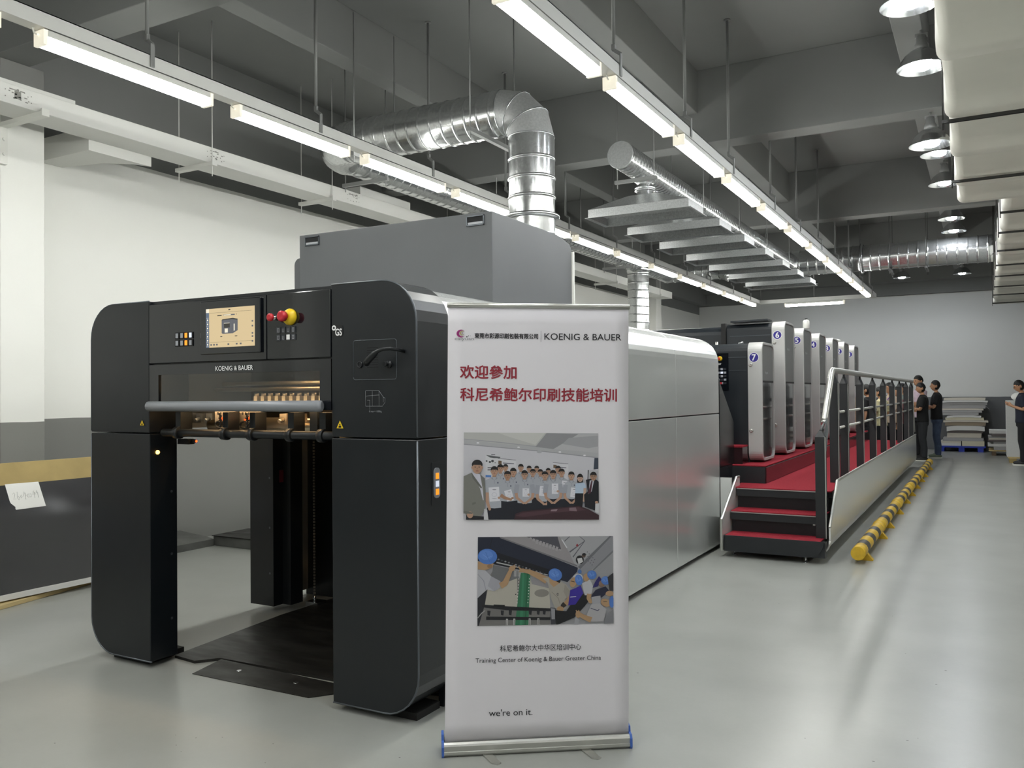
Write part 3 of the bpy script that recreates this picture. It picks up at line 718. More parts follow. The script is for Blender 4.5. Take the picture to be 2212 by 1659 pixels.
o = [(-4.605, .04), (-4.605, 1.815)] + arc(-4.355, 1.815, .25, 180, 90, 10)[1:] + [(-3.452, 2.066), (-3.452, 2.04)] + arc(-4.355, 1.815, .225, 90, 180, 10) + [(-4.58, .04)]
MB().prism(o, 'y', 4.63, 8.33).build('left_panel', m_silver, en)
o = [(-4.605, 1.32), (-4.605, 1.815)] + arc(-4.355, 1.815, .25, 180, 90, 10)[1:] + [(-3.452, 2.066), (-3.452, 2.04)] + arc(-4.355, 1.815, .225, 90, 180, 10) + [(-4.58, 1.32)]
MB().prism(o, 'y', 3.484, 4.625).build('left_panel', m_silver, en)
MB().prism([(-4.57, .03), (-2.33, .03), (-2.33, 1.8)] + arc(-2.55, 1.8, .22, 0, 90, 8)[1:] + arc(-4.35, 1.8, .22, 90, 180, 8), 'y', 8.27, 8.31).build('end_wall', m_dark, en)
MB().box(-4.5, -2.36, 5.1, 8.25, 0, .035).build('base', m_rubber, en)
MB().prism([(8.335, .79), (8.86, .79), (8.86, 1.22), (8.36, 1.62), (8.335, 1.66)], 'x', -2.31, -2.29).build('slanted_guard', M('dark_polished_steel', '4a4c4f', .25, .9), en)
MB().box(-2.6, -2.292, 8.335, 8.86, .08, .785).build('lower_guard', m_dark, en)

cb = thing('grey_cabinet', 'big plain grey cabinet standing on top of the press enclosure', 'cabinet', (-3.44, 4.53, 2.066))
MB().prism([(4.53, 2.068), (5.69, 2.068), (5.69, 2.585), (5.655, 2.62), (5.45, 2.66), (4.53, 2.66)], 'x', -4.23, -2.65).build('body', m_grey, cb, bevel=.004)
MB().box(-2.66, -2.635, 5.69, 5.705, 2.068, 2.57).build('rear_edge', m_whitemetal, cb)
for x in (-4.11, -2.768):
    f = MB(); x0, x1, z0, z1 = x-.064, x+.064, 2.58, 2.643
    f.box(x0, x1, 4.522, 4.53, z0, z0+.006).box(x0, x1, 4.522, 4.53, z1-.006, z1).box(x0, x0+.006, 4.522, 4.53, z0, z1).box(x1-.006, x1, 4.522, 4.53, z0, z1)
    fo = f.build('recessed_handle', m_edge, cb)
    MB().box(x0+.006, x1-.006, 4.526, 4.5295, z0+.006, z1-.006).build('recess', m_seam, fo)
    MB().box(x0+.01, x1-.01, 4.5235, 4.526, z0+.008, z0+.022).build('lip', m_lgrey, fo)
sc_ = thing('motor_box', 'small grey box with a latch left of the big grey cabinet', 'cabinet', (-4.3, 4.6, 2.066))
MB().prism(rrect(-4.345, -4.245, 2.2, 2.515, (.0, 0, 0, .05)), 'y', 4.6, 4.9).build('hood', m_grey, sc_)
MB().box(-4.345, -4.245, 4.6, 4.9, 2.067, 2.2).build('base', m_whitemetal, sc_)
MB().tube([(-4.335, 4.59, 2.22), (-4.35, 4.58, 2.2), (-4.345, 4.575, 2.14), (-4.325, 4.58, 2.12), (-4.315, 4.585, 2.17)], .007, 8).build('latch', m_steel, sc_)

fc = thing('cable_channel', 'low dark steel cable channel on the floor seen through the pile bay', 'cable channel', (-6.0, 6.3, 0))
MB().box(-6.95, -4.9, 6.16, 6.62, 0, .10).build('channel', m_conduit, fc, bevel=.006)
MB().box(-6.95, -4.9, 6.14, 6.64, .10, .108).build('lid', m_plate, fc)
fb = thing('floor_bracket', 'small grey steel block with a red cap beside the rear leg of the tower', 'bracket', (-5.0, 5.5, 0))
MB().box(-5.02, -4.7, 5.44, 5.56, .10, .17).box(-4.98, -4.7, 5.46, 5.54, .03, .10).box(-5.0, -4.7, 5.42, 5.58, 0, .03).build('block', m_conduit, fb)
MB().box(-5.0, -4.7, 5.46, 5.54, .17, .185).build('cap', m_red, fb)
# ---------------------------------------------------------------- printing units 7 to 1
m_frame = M('silver_unit_frame', 'c0c0be', .36, .35, noise=(3, .03))
m_upan = M('grey_unit_panel', '676867', .5)
m_mirror = M('dark_mirror_glass', '1c1d1f', .04, .0, spec=1., coat=1.)
m_badge = M('blue_badge', '2a1f80', .4)
m_ub = M('black_unit_body', '1b2025', .4, rnoise=(6, .08))
XU = -2.05
def unit(n, y, top, label):
    t = thing('printing_unit', label, 'printing press', (-3.45, y, 0), 0, 'numbered printing units of the press')
    X = lambda x: x+3.45
    zb = .80
    o = rrect(0, .60, zb, top, .10, 6); i = rrect(.025, .575, zb+.025, top-.025, .08, 6)
    f = MB(); N = len(o); x0, x1 = X(-2.198), X(-2.05)
    v = [(x0, a, b) for a, b in o]+[(x1-.006, a, b) for a, b in o]+[(x1, .6/2+(a-.3)*.985, zb+(top-zb)/2+(b-zb-(top-zb)/2)*.996) for a, b in o]+[(x1, a, b) for a, b in i]+[(x1-.02, a, b) for a, b in i]
    fs = [(k*N+j, k*N+(j+1) % N, (k+1)*N+(j+1) % N, (k+1)*N+j) for k in range(4) for j in range(N)]
    f.add(v, fs, 0, False); f.add([(x0, a, b) for a, b in o], [tuple(range(N))])
    f.build('side_frame', m_frame, t, local=True)
    zs = 1.65
    p = [q for q in i if q[1] > zs]; p = [(.575, zs)] + p + [(.025, zs)]
    MB().prism(p, 'x', x1-.03, x1-.012).build('upper_panel', m_upan, t, local=True)
    MB().box(x1-.028, x1-.008, .025, .575, zs-.02, zs).build('door_edge', m_rubber, t, local=True)
    p = [q for q in i if q[1] < zs-.02]; k0 = len(i)//2
    p = sorted([q for q in i if q[1] < 1.2], key=lambda q: q[0]); p = p + [(.575, zs-.02), (.025, zs-.02)]
    MB().prism(p, 'x', x1-.03, x1-.014).build('glass_door', m_mirror, t, local=True)
    w = MB(); text(w, 'Rapida', (x1-.0118, 0, 0), (0, 1, 0), (0, 0, 1), .2, .34, top-.345, top-.31, .01); w.build('model_lettering', m_lgrey, t, local=True)
    bx, bz = X(-2.133), top-.165
    bd = MB().rev((bx, .0, bz), (0, -1, 0), [(-.001, .052), (.0008, .052)], 28, 0).rev((bx, .0, bz), (0, -1, 0), [(0, .047), (.0016, .047)], 28, 1)
    bd = bd.build('number_badge', [m_white, m_badge], t, local=True)
    d = MB(); wd = .04 if n != 1 else .022; text(d, str(n), (bx, -.0022, bz), (1, 0, 0), (0, 0, 1), -wd/2, wd/2, -.032, .032, .03); d.build('numeral', m_white, bd, local=True)
    for z in ((1.818, 1.12) if n == 7 else (top-.252, 1.14)):
        MB().rev((X(-2.168), 0, z), (0, -1, 0), [(0, .021), (.008, .02), (.016, .013), (.016, .007), (.010, .006)], 16).build('bolt', m_alu, t, local=True)
    tp = top-.03
    b = MB().prism([(.04, .3), (.80, .3), (.80, tp-.1)] + arc(.70, tp-.1, .1, 0, 90, 4)[1:] + arc(.14, tp-.1, .1, 90, 180, 4), 'x', X(-4.5), X(-2.75))
    b.build('body', m_ub, t, local=True)
    hh = MB().prism([(.03, .3), (.78, .3), (.78, top-.06)] + arc(.70, top-.09, .08, 0, 90, 4)[1:] + arc(.11, top-.09, .08, 90, 180, 4), 'x', X(-2.74), X(-2.2))
    hh = hh.build('drive_housing', m_ub, t, local=True)
    MB().box(X(-2.70), X(-2.22), .026, .034, top-.16, top-.155).box(X(-2.70), X(-2.22), .026, .034, top-.3, top-.297).build('trim_line', m_edge, hh, local=True)
    if n != 7:
        r_ = MB().obox((X(-2.46), .1, top+.018), (1, 0, .02), (0, 1, 0), (-.02, 0, 1), .22, .12, .01); r_.build('lid', m_ub, t, local=True)
        MB().box(X(-2.80), X(-2.745), .0, .3, top-.45, top+.0).build('bracket', m_rubber, t, local=True)
        q = MB().tube([(X(-2.85), -.01, top-.22), (X(-2.85), -.01, top-.36)], .02, 8).build('valve', m_alu, t, local=True)
        for zz in (.28, .36, .42): MB().tube([(X(-4.4), -.02, top-zz), (X(-2.8), -.02, top-zz)], .012, 8).build('roller_bar', m_edge if zz > .3 else m_rubber, t, local=True)
    else:
        MB().box(X(-2.56), X(-2.41), .022, .03, 1.55, 1.95).build('control_plate', m_pan, t, local=True)
        c = MB().rev((X(-2.501), .022, 1.892), (0, -1, 0), [(0, .028), (.02, .024), (.03, .02)], 18).build('emergency_stop', m_yel, t, local=True)
        MB().rev((X(-2.501), -.008, 1.892), (0, -1, 0), [(0, .015), (.02, .015), (.025, .01)], 14).build('push_cap', M('orange_red_cap', 'c2401c', .4), c, local=True)
        l = MB(); text(l, 'B7', (0, .021, 0), (X(0)-X(-1), 0, 0), (0, 0, 1), X(-2.515), X(-2.487), 1.825, 1.843, .02); l.build('plate_lettering', m_white, t, local=True)
        for j in range(5):
            for k in range(3):
                lit = (j == 1 and k == 1)
                MB().box(X(-2.528)+.034*k, X(-2.502)+.034*k, .016, .022, 1.768-.038*j, 1.79-.038*j).build('key', m_keyw if lit else (m_key if (j+k) % 2 else m_keyd), t, local=True)
        MB().rev((X(-2.49), .02, 1.628), (0, -1, 0), [(0, .012), (.015, .012)], 12).build('red_button', m_red, t, local=True)
        MB().tube([(X(-2.32), .15, 2.03), (X(-2.32), .15, 2.06), (X(-2.28), .15, 2.065)], .012, 8).build('nozzle', m_steel, t, local=True)
    return t
for i, n in enumerate((7, 6, 5, 4, 3, 2, 1)):
    y = (9.11, 10.29, 11.48, 12.68, 13.89, 15.12, 16.39)[i]
    unit(n, y, 2.06 if n == 7 else 2.365, ('low nearest' if n == 7 else 'tall') + ' silver-framed black press unit with a blue badge numbered %s' % ('one', 'two', 'three', 'four', 'five', 'six', 'seven')[n-1])
bt = thing('bottle', 'white plastic bottle with a black cap standing on top of the unit numbered five', 'bottle', (-2.03, 11.75, 2.365))
MB().rev((-2.06, 11.75, 2.368), (0, 0, 1), [(0, .038), (.004, .042), (.09, .042), (.108, .034), (.115, .02)], 18).build('body', m_whitemetal, bt)
MB().rev((-2.06, 11.75, 2.481), (0, 0, 1), [(0, .018), (.02, .018)], 14).build('cap', m_rubber, bt)
rg = MB().ell((-2.2, 15.25, 2.395), .08, .1, .028, 12, 7).build('folded_cloth', m_whitemetal); tag(rg, 'small white cloth bundle lying on top of the unit numbered two', 'cloth')

# ---------------------------------------------------------------- operator platform with steps
m_carpet = M('red_carpet', '8c2a34', .95, spec=.1, noise=(60, .16), bump=(220, .5))
m_pdark = M('dark_platform_steel', '1d2023', .4)
m_redpl = M('polished_dark_kerb', '40282c', .16, .55)
m_psil = M('polished_steel_skirt', 'e4e6e3', .22, .38)
pf = thing('operator_platform', 'red carpeted platform with three steps and a polished steel skirt beside the press', 'platform', (-1.7, 7.9, 0))
XA, XB = -2.14, -1.25
MB().box(XA, XB, 7.9, 8.0, .055, .19).build('riser', m_pdark, pf)
MB().prism([(XA, .055), (-1.40, .055)] + arc(-1.40, .20, .145, 270, 360, 6)[0:] + [(-1.255, .2), (XA, .2)], 'y', 7.885, 7.9).build('base_board', m_pdark, pf)
for i, (y, z) in enumerate(((7.9, .2), (8.14, .4), (8.37, .6))):
    if i: MB().box(XA, XB-.05, y, y+.03, z-.085, z-.012).build('nosing', m_pdark, pf); MB().box(XA, XB-.05, y+.05, y+.07, z-.22, z-.06).build('riser', m_black, pf)
    ye = 8.24 if i == 0 else (8.45 if i == 1 else 17.6)
    MB().box(XA if i < 2 else -2.2, XB-.04 if i < 2 else -1.26, y-.004, ye, z-.012, z).build('tread' if i < 2 else 'deck_carpet', m_carpet, pf, bevel=.004)
    MB().box(XA, XB-.05, y-.007, y-.003, z-.018, z-.01).build('tread_edge', m_alu, pf)
MB().box(-2.2, -1.26, 8.42, 17.6, .53, .588).build('deck', m_pdark, pf)
MB().box(-2.95, -1.95, 8.80, 17.45, .59, .768).build('long_kerb', m_redpl, pf, bevel=.01)
MB().box(-2.95, -1.955, 8.79, 17.45, .768, .782).build('kerb_carpet', m_carpet, pf, bevel=.005)
MB().box(-2.95, -1.96, 8.785, 8.80, .6, .768).build('kerb_front', m_pdark, pf)
MB().box(-2.9, -2.205, 8.87, 9.12, .782, .955).build('upper_step', m_redpl, pf); MB().box(-2.9, -2.205, 8.86, 9.12, .955, .97).build('upper_step_carpet', m_carpet, pf)
# left cheek plate
cp = [(7.86, .06), (7.86, .345), (8.42, .69), (8.53, .685), (8.53, .4), (8.2, .06)]
MB().prism(cp, 'x', -2.165, -2.15).build('cheek_plate', m_psil, pf)
MB().tube([(-2.158, 7.86, .06), (-2.158, 7.86, .345), (-2.158, 8.42, .69), (-2.158, 8.53, .685)], .013, 6, smooth=False).build('cheek_edge', m_alu, pf)
MB().box(-2.29, -2.18, 8.33, 8.35, .3, .69).build('mirror_plate', m_psil, pf)
# right skirt
sk = [(8.02, .2), (8.02, .317), (8.484, .683), (18.87, .655), (18.87, .2)]
s_ = MB().prism(sk, 'x', -1.235, -1.22)
R = []
for a in range(7):
    q = radians(-90*a/6); R.append([(-1.22-.14+.14*cos(q), y, .2+.14*sin(q)*.95) for y in (8.02, 18.87)] + [(-1.22-.14+.125*cos(q), y, .2+.125*sin(q)*.95) for y in (18.87, 8.02)])
s_.loft(R, smooth=False); s_.build('skirt', m_psil, pf)
MB().tube([(-1.228, 8.02, .31), (-1.228, 8.484, .687), (-1.228, 18.87, .659)], .013, 6, smooth=False).build('skirt_rim', m_alu, pf)
MB().tube([(-1.36+.14*cos(radians(a)), 7.975, .2+.14*sin(radians(a))*.95) for a in (0, -15, -30, -45, -60, -75, -90)] + [(-1.42, 7.975, .067)], .012, 6).build('skirt_rim', m_alu, pf)
for x, y in ((-1.42, 7.93), (-2.08, 8.02), (-1.42, 12.0), (-1.42, 16.0), (-2.0, 17.4)):
    MB().rev((x, y, 0), (0, 0, 1), [(0, .025), (.006, .024), (.008, .007), (.055, .007), (.056, .012), (.2 if y > 8.1 else .06, .012)], 12).build('levelling_foot', m_steel, pf)
MB().box(-1.395, -1.375, 8.165, 8.19, .30, .37).build('socket_box', m_alu, pf)

# ---------------------------------------------------------------- railing
m_picket = M('black_picket_paint', '1e2022', .45)
rl = thing('railing', 'black picket railing with an aluminium handrail along the red platform', 'railing', (-1.35, 8.6, .6))
MB().tube([(-1.35, 8.60, 1.235), (-1.35, 8.61, 1.26), (-1.35, 9.03, 1.69), (-1.35, 9.07, 1.725), (-1.35, 9.13, 1.742), (-1.35, 9.3, 1.744), (-1.35, 19.9, 1.734)], .031, 14).build('handrail', m_alu, rl)
MB().rev((-1.35, 8.595, 1.225), (0, -.7, -.7), [(-.01, .036), (.01, .036), (.014, .03)], 16).build('rail_end', m_alu, rl)
MB().tube([(-1.35, 19.9, 1.745), (-1.34, 19.95, 1.3), (-1.32, 20.0, .66)], .014, 8).build('end_rod', m_alu, rl)
py = [9.21, 9.92, 11.26, 12.62, 14.01, 15.43, 16.8, 18.25, 19.55]
def picket(y, z0, z1, w=.042, d=.045):
    m = MB(); c = (-1.35, y)
    R = [[(c[0]+a*w*s, c[1]+b*d*s, z) for a, b in ((-1, -1), (1, -1), (1, 1), (-1, 1))] for z, s in ((z0, 1), (z1-.1, 1), (z1-.02, .28), (z1+.012, .25))]
    o = m.loft(R, smooth=False).build('picket', m_picket, rl)
    MB().box(c[0]+w, c[0]+w+.006, y-d-.004, y-d+.008, z0, z1-.1).build('picket_edge', m_alu, o)
for y in py: picket(y, .60 if y < 17.6 else .2, 1.712)
for z in (1.31, 1.145):
    MB().tube([(-1.35, 9.25, z), (-1.35, 19.6, z)], .014, 10).build('cross_rail', m_alu, rl)
o = MB().loft([[(-1.315+a*.042*s, 8.14+b*.05*s, z) for a, b in ((-1, -1), (1, -1), (1, 1), (-1, 1))] for z, s in ((.20, 1), (1.115, 1), (1.17, .3))], smooth=False)
o.tube([(-1.315, 8.14, 1.165), (-1.33, 8.35, 1.2), (-1.35, 8.6, 1.235)], .012, 8).build('end_post', m_picket, rl)
MB().box(-1.272, -1.264, 8.085, 8.1, .2, 1.115).build('post_edge', m_alu, rl)
MB().prism([(8.2, .62), (8.2, 1.02), (8.5, 1.28), (8.55, 1.14)], 'x', -1.318, -1.31).build('glass_wing', M('clear_glass_plate', '9fb0b4', .05, trans=.8), rl)

# ---------------------------------------------------------------- floor barrier
m_bar_y = M('yellow_barrier_paint', 'cfa92a', .45, noise=(20, .12))
m_bar_k = M('black_barrier_stripe', '3a3833', .5)
cuts = [8.05, 9.80, 11.85, 13.9, 16.2, 19.1]; feet = [8.30, 9.587, 10.37, 11.6, 12.745, 13.7, 14.765, 15.9, 16.83, 18.4]
lbs = ['nearest length of the yellow and black floor barrier pipe, with the bright yellow end', 'second length from the near end of the yellow and black floor barrier pipe', 'middle length of the yellow and black floor barrier pipe', 'second length from the far end of the yellow and black floor barrier pipe', 'farthest length of the yellow and black floor barrier pipe, beside the end of the skirt']
for i, (a, b) in enumerate(zip(cuts[:-1], cuts[1:])):
    t = thing('floor_barrier', lbs[i], 'floor barrier', (-1.0, a, 0), 0, 'floor barrier pipe lengths')
    m = MB(); y = a; n = max(4, round((b-a)/.56)); st = (b-a)/n; flip = 0
    for k in range(n):
        yl = st*.55
        m.rev((-1.0, y, .095), (0, 1, 0), [(0, .06), (yl, .06)], 20, 0, cap=(k == 0)).rev((-1.0, y+yl, .095), (0, 1, 0), [(0, .06), (st-yl, .06)], 20, 1 if k < n-1 else 0, cap=(k == n-1)); y += st
    m.build('pipe', [m_bar_y, m_bar_k], t)
    MB().rev((-1.0, b-.03, .095), (0, 1, 0), [(0, .06), (.005, .067), (.03, .067), (.032, .06)], 20, cap=False).build('joint_ring', m_bar_y, t)
    for f in feet:
        if a < f < b:
            MB().prism([(-1.05, 0), (-.90, 0), (-.90, .008), (-.945, .06), (-.96, .09), (-1.04, .03)], 'y', f-.035, f+.035).build('foot', m_bar_y, t)
# ---------------------------------------------------------------- roll-up banner
BA = Vector((-2.031, 3.0, 0)); BD = Vector((.8217, .57, 0)); BN = Vector((.57, -.8217, 0)); BZ = Vector((0, 0, 1))
def B(u, z, k=0.): return BA+BD*u+BZ*z+BN*k
_a = radians(.8); BX = BD*cos(_a)-BZ*sin(_a); BY = BD*sin(_a)+BZ*cos(_a)
m_sheet = M('banner_vinyl', 'dedbe0', .5, bump=(3, .12))
m_ink = M('black_print_ink', '14141c', .5); m_redink = M('crimson_print_ink', '8e1f30', .5)
m_greyink = M('grey_print_ink', '8a8a90', .5); m_mag = M('magenta_print_ink', '8e1f6c', .5); m_gold = M('gold_print_ink', 'b0a070', .5)
m_blue = M('blue_plastic_cap', '3d62b0', .35)
bn = thing('roll_up_banner', 'white roll-up training banner on an aluminium base in front of the press', 'banner', BA+BD*.41)
def frame_prism(mb, poly, u0, u1):      # poly in (k, z), swept along the base
    v = [B(u, z, k) for u in (u0, u1) for k, z in poly]; n = len(poly)
    mb.add(v, [(i, (i+1) % n, n+(i+1) % n, n+i) for i in range(n)] + [tuple(range(n)), tuple(range(n, 2*n))]); return mb
hs = frame_prism(MB(), [(.02, .004), (.026, .012), (.026, .022), (.022, .024), (.024, .045), (.02, .052), (.012, .058), (.004, .058), (.002, .05), (-.01, .05), (-.012, .075), (-.05, .078), (-.085, .06), (-.092, .03), (-.085, .004)], .016, .818)
hs.build('base_housing', m_alu, bn)
for u in (.012, .816):
    frame_prism(MB(), [(.024, .0), (.03, .01), (.03, .045), (.02, .06), (-.004, .062), (-.01, .085), (-.05, .088), (-.09, .066), (-.098, .03), (-.09, 0)], u-.004, u+.006).build('end_cap', m_blue, bn)
for u in (.165, .585):
    f = MB(); R = []
    pts = [(-.02, -.08), (.02, -.08), (.02, .105), (.0, .12), (-.02, .105)]
    f.add([B(u+a+.07*(b+.08)/.2, z, b) for z in (.0005, .006) for a, b in pts], [(0, 1, 2, 3, 4), (5, 6, 7, 8, 9)] + [(i, (i+1) % 5, 5+(i+1) % 5, 5+i) for i in range(5)])
    f.build('foot', m_alu, bn)
sh = MB(); nu, nv = 12, 24; V = []
for j in range(nv+1):
    t = j/nv
    for i in range(nu+1):
        a = i/nu; L = (.022+.027*t); Rr = (.812+.019*t)
        V.append(B(L+(Rr-L)*a, .05+(1.855-.008*a)*t, -.0015+.003*sin(a*9+t*2)*0-.004*(1-(2*a-1)**2)*(1-t)*0))
sh.add(V, [(j*(nu+1)+i, j*(nu+1)+i+1, (j+1)*(nu+1)+i+1, (j+1)*(nu+1)+i) for j in range(nv) for i in range(nu)], 0, True)
so = sh.build('printed_sheet', m_sheet, bn, recalc=False)
mo = so.modifiers.new('thick', 'SOLIDIFY'); mo.thickness = .0012; mo.offset = 0
MB().tube([B(.045, 1.905, -.002), B(.835, 1.897, -.002)], .011, 12).build('top_rail', m_alu, bn)
MB().tube([B(.42, .06, -.06), B(.44, 1.0, -.05), B(.445, 1.88, -.015)], .008, 8).build('support_pole', m_steel, bn)
K = .0012
def line(txt, u, z, w, h, m, nm, bold=0.):
    t = MB(); text(t, txt, B(u, z, K), BX, BY, 0, w, 0, h, bold); return t.build(nm, m, so)
line('欢迎參加', .098, 1.592, .240, .056, m_redink, 'welcome_lettering', .022)
line('科尼希鲍尔印刷技能培训', .098, 1.4965, .676, .056, m_redink, 'headline_lettering', .022)
line('KOENIG & BAUER', .461, 1.756, .336, .028, m_ink, 'maker_lettering', .004)
line('東莞市彩源印刷包裝有限公司', .161, 1.7625, .272, .023, m_ink, 'company_lettering', .025)
line('科尼希鲍尔大中华区培训中心', .258, .428, .350, .027, m_ink, 'centre_lettering', .004)
line('Training Center of Koenig & Bauer Greater China', .154, .379, .540, .025, m_ink, 'centre_lettering', -.004)
line("we're on it.", .209, .157, .186, .028, m_ink, 'slogan_lettering', .0)
line('caiyuan', .076, 1.7515, .082, .0155, m_greyink, 'logo_lettering', .004)
MB().add([B(.4445, 1.746, K), B(.4462, 1.746, K), B(.4468, 1.794, K), B(.4451, 1.794, K)], [(0, 1, 2, 3)]).build('divider_line', m_greyink, so)
def crescent(cx, cz, ro, ri, off, sx, nm, m, k):
    A = list(range(40, 331, 10)); n = len(A)
    o = [B(cx+ro*sx*cos(radians(q)), cz+ro*sin(radians(q)), K+k) for q in A]
    i = [B(cx+off+ri*sx*cos(radians(q)), cz+ri*sin(radians(q)), K+k) for q in A]
    return MB().add(o+i, [(j, j+1, n+j+1, n+j) for j in range(n-1)]).build(nm, m, so)
crescent(.103, 1.783, .0165, .0125, .006, 1.15, 'logo_crescent', m_mag, 0)
crescent(.108, 1.7845, .0095, .0072, .0035, 1.1, 'logo_crescent', m_gold, .0002)
crescent(.113, 1.785, .006, .0044, .0018, 1.1, 'logo_crescent', m_greyink, .0004)
for u, z, r in ((.128, 1.769, .0028), (.135, 1.773, .002), (.143, 1.773, .0015)):
    MB().rev(B(u, z, K), BN, [(0, r), (.0003, r)], 12).build('logo_dot', m_ink if r > .0018 else m_greyink, so)

# printed photographs: flat print, many coloured shapes
m_print = bpy.data.materials.new('photo_print_ink'); m_print.use_nodes = True
_n = m_print.node_tree; _c = _n.nodes.new('ShaderNodeVertexColor'); _c.layer_name = 'ink'
_n.links.new(_c.outputs[0], _n.nodes['Principled BSDF'].inputs['Base Color']); _n.nodes['Principled BSDF'].inputs['Roughness'].default_value = .5
class Print:
    def __init__(s, tl, tr, bl, br, x0, x1, y0, y1): s.c = (tl, tr, bl, br); s.b = (x0, x1, y0, y1); s.v = []; s.f = []; s.col = []; s.k = 0
    def P(s, x, y):
        x0, x1, y0, y1 = s.b; a = min(1, max(0, (x-x0)/(x1-x0))); b = min(1, max(0, (y-y0)/(y1-y0))); tl, tr, bl, br = s.c
        u = (tl[0]*(1-a)+tr[0]*a)*(1-b)+(bl[0]*(1-a)+br[0]*a)*b; z = (tl[1]*(1-a)+tr[1]*a)*(1-b)+(bl[1]*(1-a)+br[1]*a)*b
        return B(u, z, .0011+s.k*.000012)
    def poly(s, pts, col):
        k = len(s.v); s.v += [s.P(*p) for p in pts]; s.f.append(tuple(range(k, k+len(pts)))); s.col.append(lin(col)); s.k += 1; return s
    def ell(s, cx, cy, rx, ry, col, n=18, rot=0., a0=0, a1=360):
        pts = []
        for i in range(n+(a1-a0 < 360)):
            q = radians(a0+(a1-a0)*i/n); x, y = rx*cos(q), ry*sin(q); pts.append((cx+x*cos(rot)-y*sin(rot), cy+x*sin(rot)+y*cos(rot)))
        return s.poly(pts, col)
    def limb(s, pts, w, col):
        for i in range(len(pts)-1):
            (x0, y0), (x1, y1) = pts[i], pts[i+1]; w0, w1 = w[i], w[i+1]; d = max(1e-6, math.hypot(x1-x0, y1-y0)); nx, ny = -(y1-y0)/d, (x1-x0)/d
            s.poly([(x0+nx*w0, y0+ny*w0), (x1+nx*w1, y1+ny*w1), (x1-nx*w1, y1-ny*w1), (x0-nx*w0, y0-ny*w0)], col); s.ell(x1, y1, w1, w1, col, 10)
        return s
    def build(s, nm):
        from mathutils.geometry import tessellate_polygon as tess
        V = []; F = []; C = []
        off = rootloc(so)
        for f, c in zip(s.f, s.col):
            k = len(V); V += [tuple(s.v[i]-off) for i in f]
            for t in tess([[s.v[i] for i in f]]): F.append(tuple(k+i for i in t)); C.append(c)
        me = bpy.data.meshes.new(nm); me.from_pydata(V, [], F); a = me.color_attributes.new('ink', 'FLOAT_COLOR', 'CORNER')
        d = []
        for c in C: d += list(c)*3
        a.data.foreach_set('color', d); me.materials.append(m_print)
        o = bpy.data.objects.new(nm, me); COL.objects.link(o); o.parent = so; return o
p = Print((.112, 1.362), (.691, 1.351), (.107, .993), (.69, .98), 80, 2160, 95, 1440)
SK = 'b08d78'
p.poly([(80, 95), (2160, 95), (2160, 1440), (80, 1440)], 'c2c1c8')
p.poly([(80, 95), (2160, 95), (2160, 470), (1300, 375), (80, 270)], 'a9a9ad')
p.poly([(80, 95), (1355, 95), (1190, 310), (600, 262), (80, 200)], 'b2b2b0'); p.poly([(600, 95), (1330, 95), (1180, 280), (780, 160)], 'c0c0bd')
p.poly([(80, 200), (600, 250), (1190, 312), (1190, 300), (600, 235), (80, 190)], '98989e')
p.poly([(1355, 95), (1850, 110), (1460, 345), (1180, 312)], '8a8a8e'); p.poly([(1850, 110), (2160, 110), (2160, 400), (1460, 345)], 'b0b0b3'); p.poly([(1700, 170), (2160, 130), (2160, 300), (2000, 330), (1600, 265)], '9d9da1')
p.poly([(80, 270), (1300, 375), (2160, 470), (2160, 485), (1300, 388), (80, 283)], '8f8f95')
for x, y in ((295, 255), (920, 318), (1560, 390), (1945, 440)): p.ell(x, y, 22, 9, 'e6e6ea', 12)
p.ell(1240, 390, 40, 22, 'a5a5ac')
p.poly([(415, 430), (640, 455), (640, 800), (415, 790)], 'c9c9ce'); p.poly([(415, 440), (640, 470), (635, 490), (540, 490), (480, 480)], '55585c')
for x, y, w, h in ((500, 432, 60, 12), (445, 632, 60, 14), (445, 665, 50, 14)): p.poly([(x, y), (x+w, y), (x+w, y+h), (x, y+h)], '3a3a42')
p.poly([(415, 750), (500, 755), (500, 790), (415, 786)], '4d78b8')
for x, y, r in ((430, 535, 14), (480, 550, 18), (520, 535, 22), (560, 562, 8)): p.ell(x, y, r, r*.9, '3b3d42', 10)
for x0, x1, y0, dy in ((600, 880, 490, 25), (1450, 1690, 550, 20)):
    p.poly([(x0, y0), (x1, y0+dy), (x1, 900), (x0, 900)], 'cccbd1'); p.poly([(x0, y0), (x1, y0+dy), (x1, y0+dy+8), (x0, y0+8)], '6c6c74')
    p.poly([(x0+8, y0+38), (x0+60, y0+42), (x0+60, y0+95), (x0+8, y0+90)], '6d5b4a'); p.poly([(x0+80, y0+68), (x1-30, y0+80), (x1-30, y0+92), (x0+80, y0+82)], '5a5a66')
p.poly([(2100, 480), (2160, 480), (2160, 650), (2085, 660)], '3a4250'); p.poly([(2000, 670), (2160, 680), (2160, 1200), (1990, 1000)], 'b5b5bb'); p.poly([(1995, 670), (2010, 670), (1995, 900), (1985, 900)], '1c1c22')
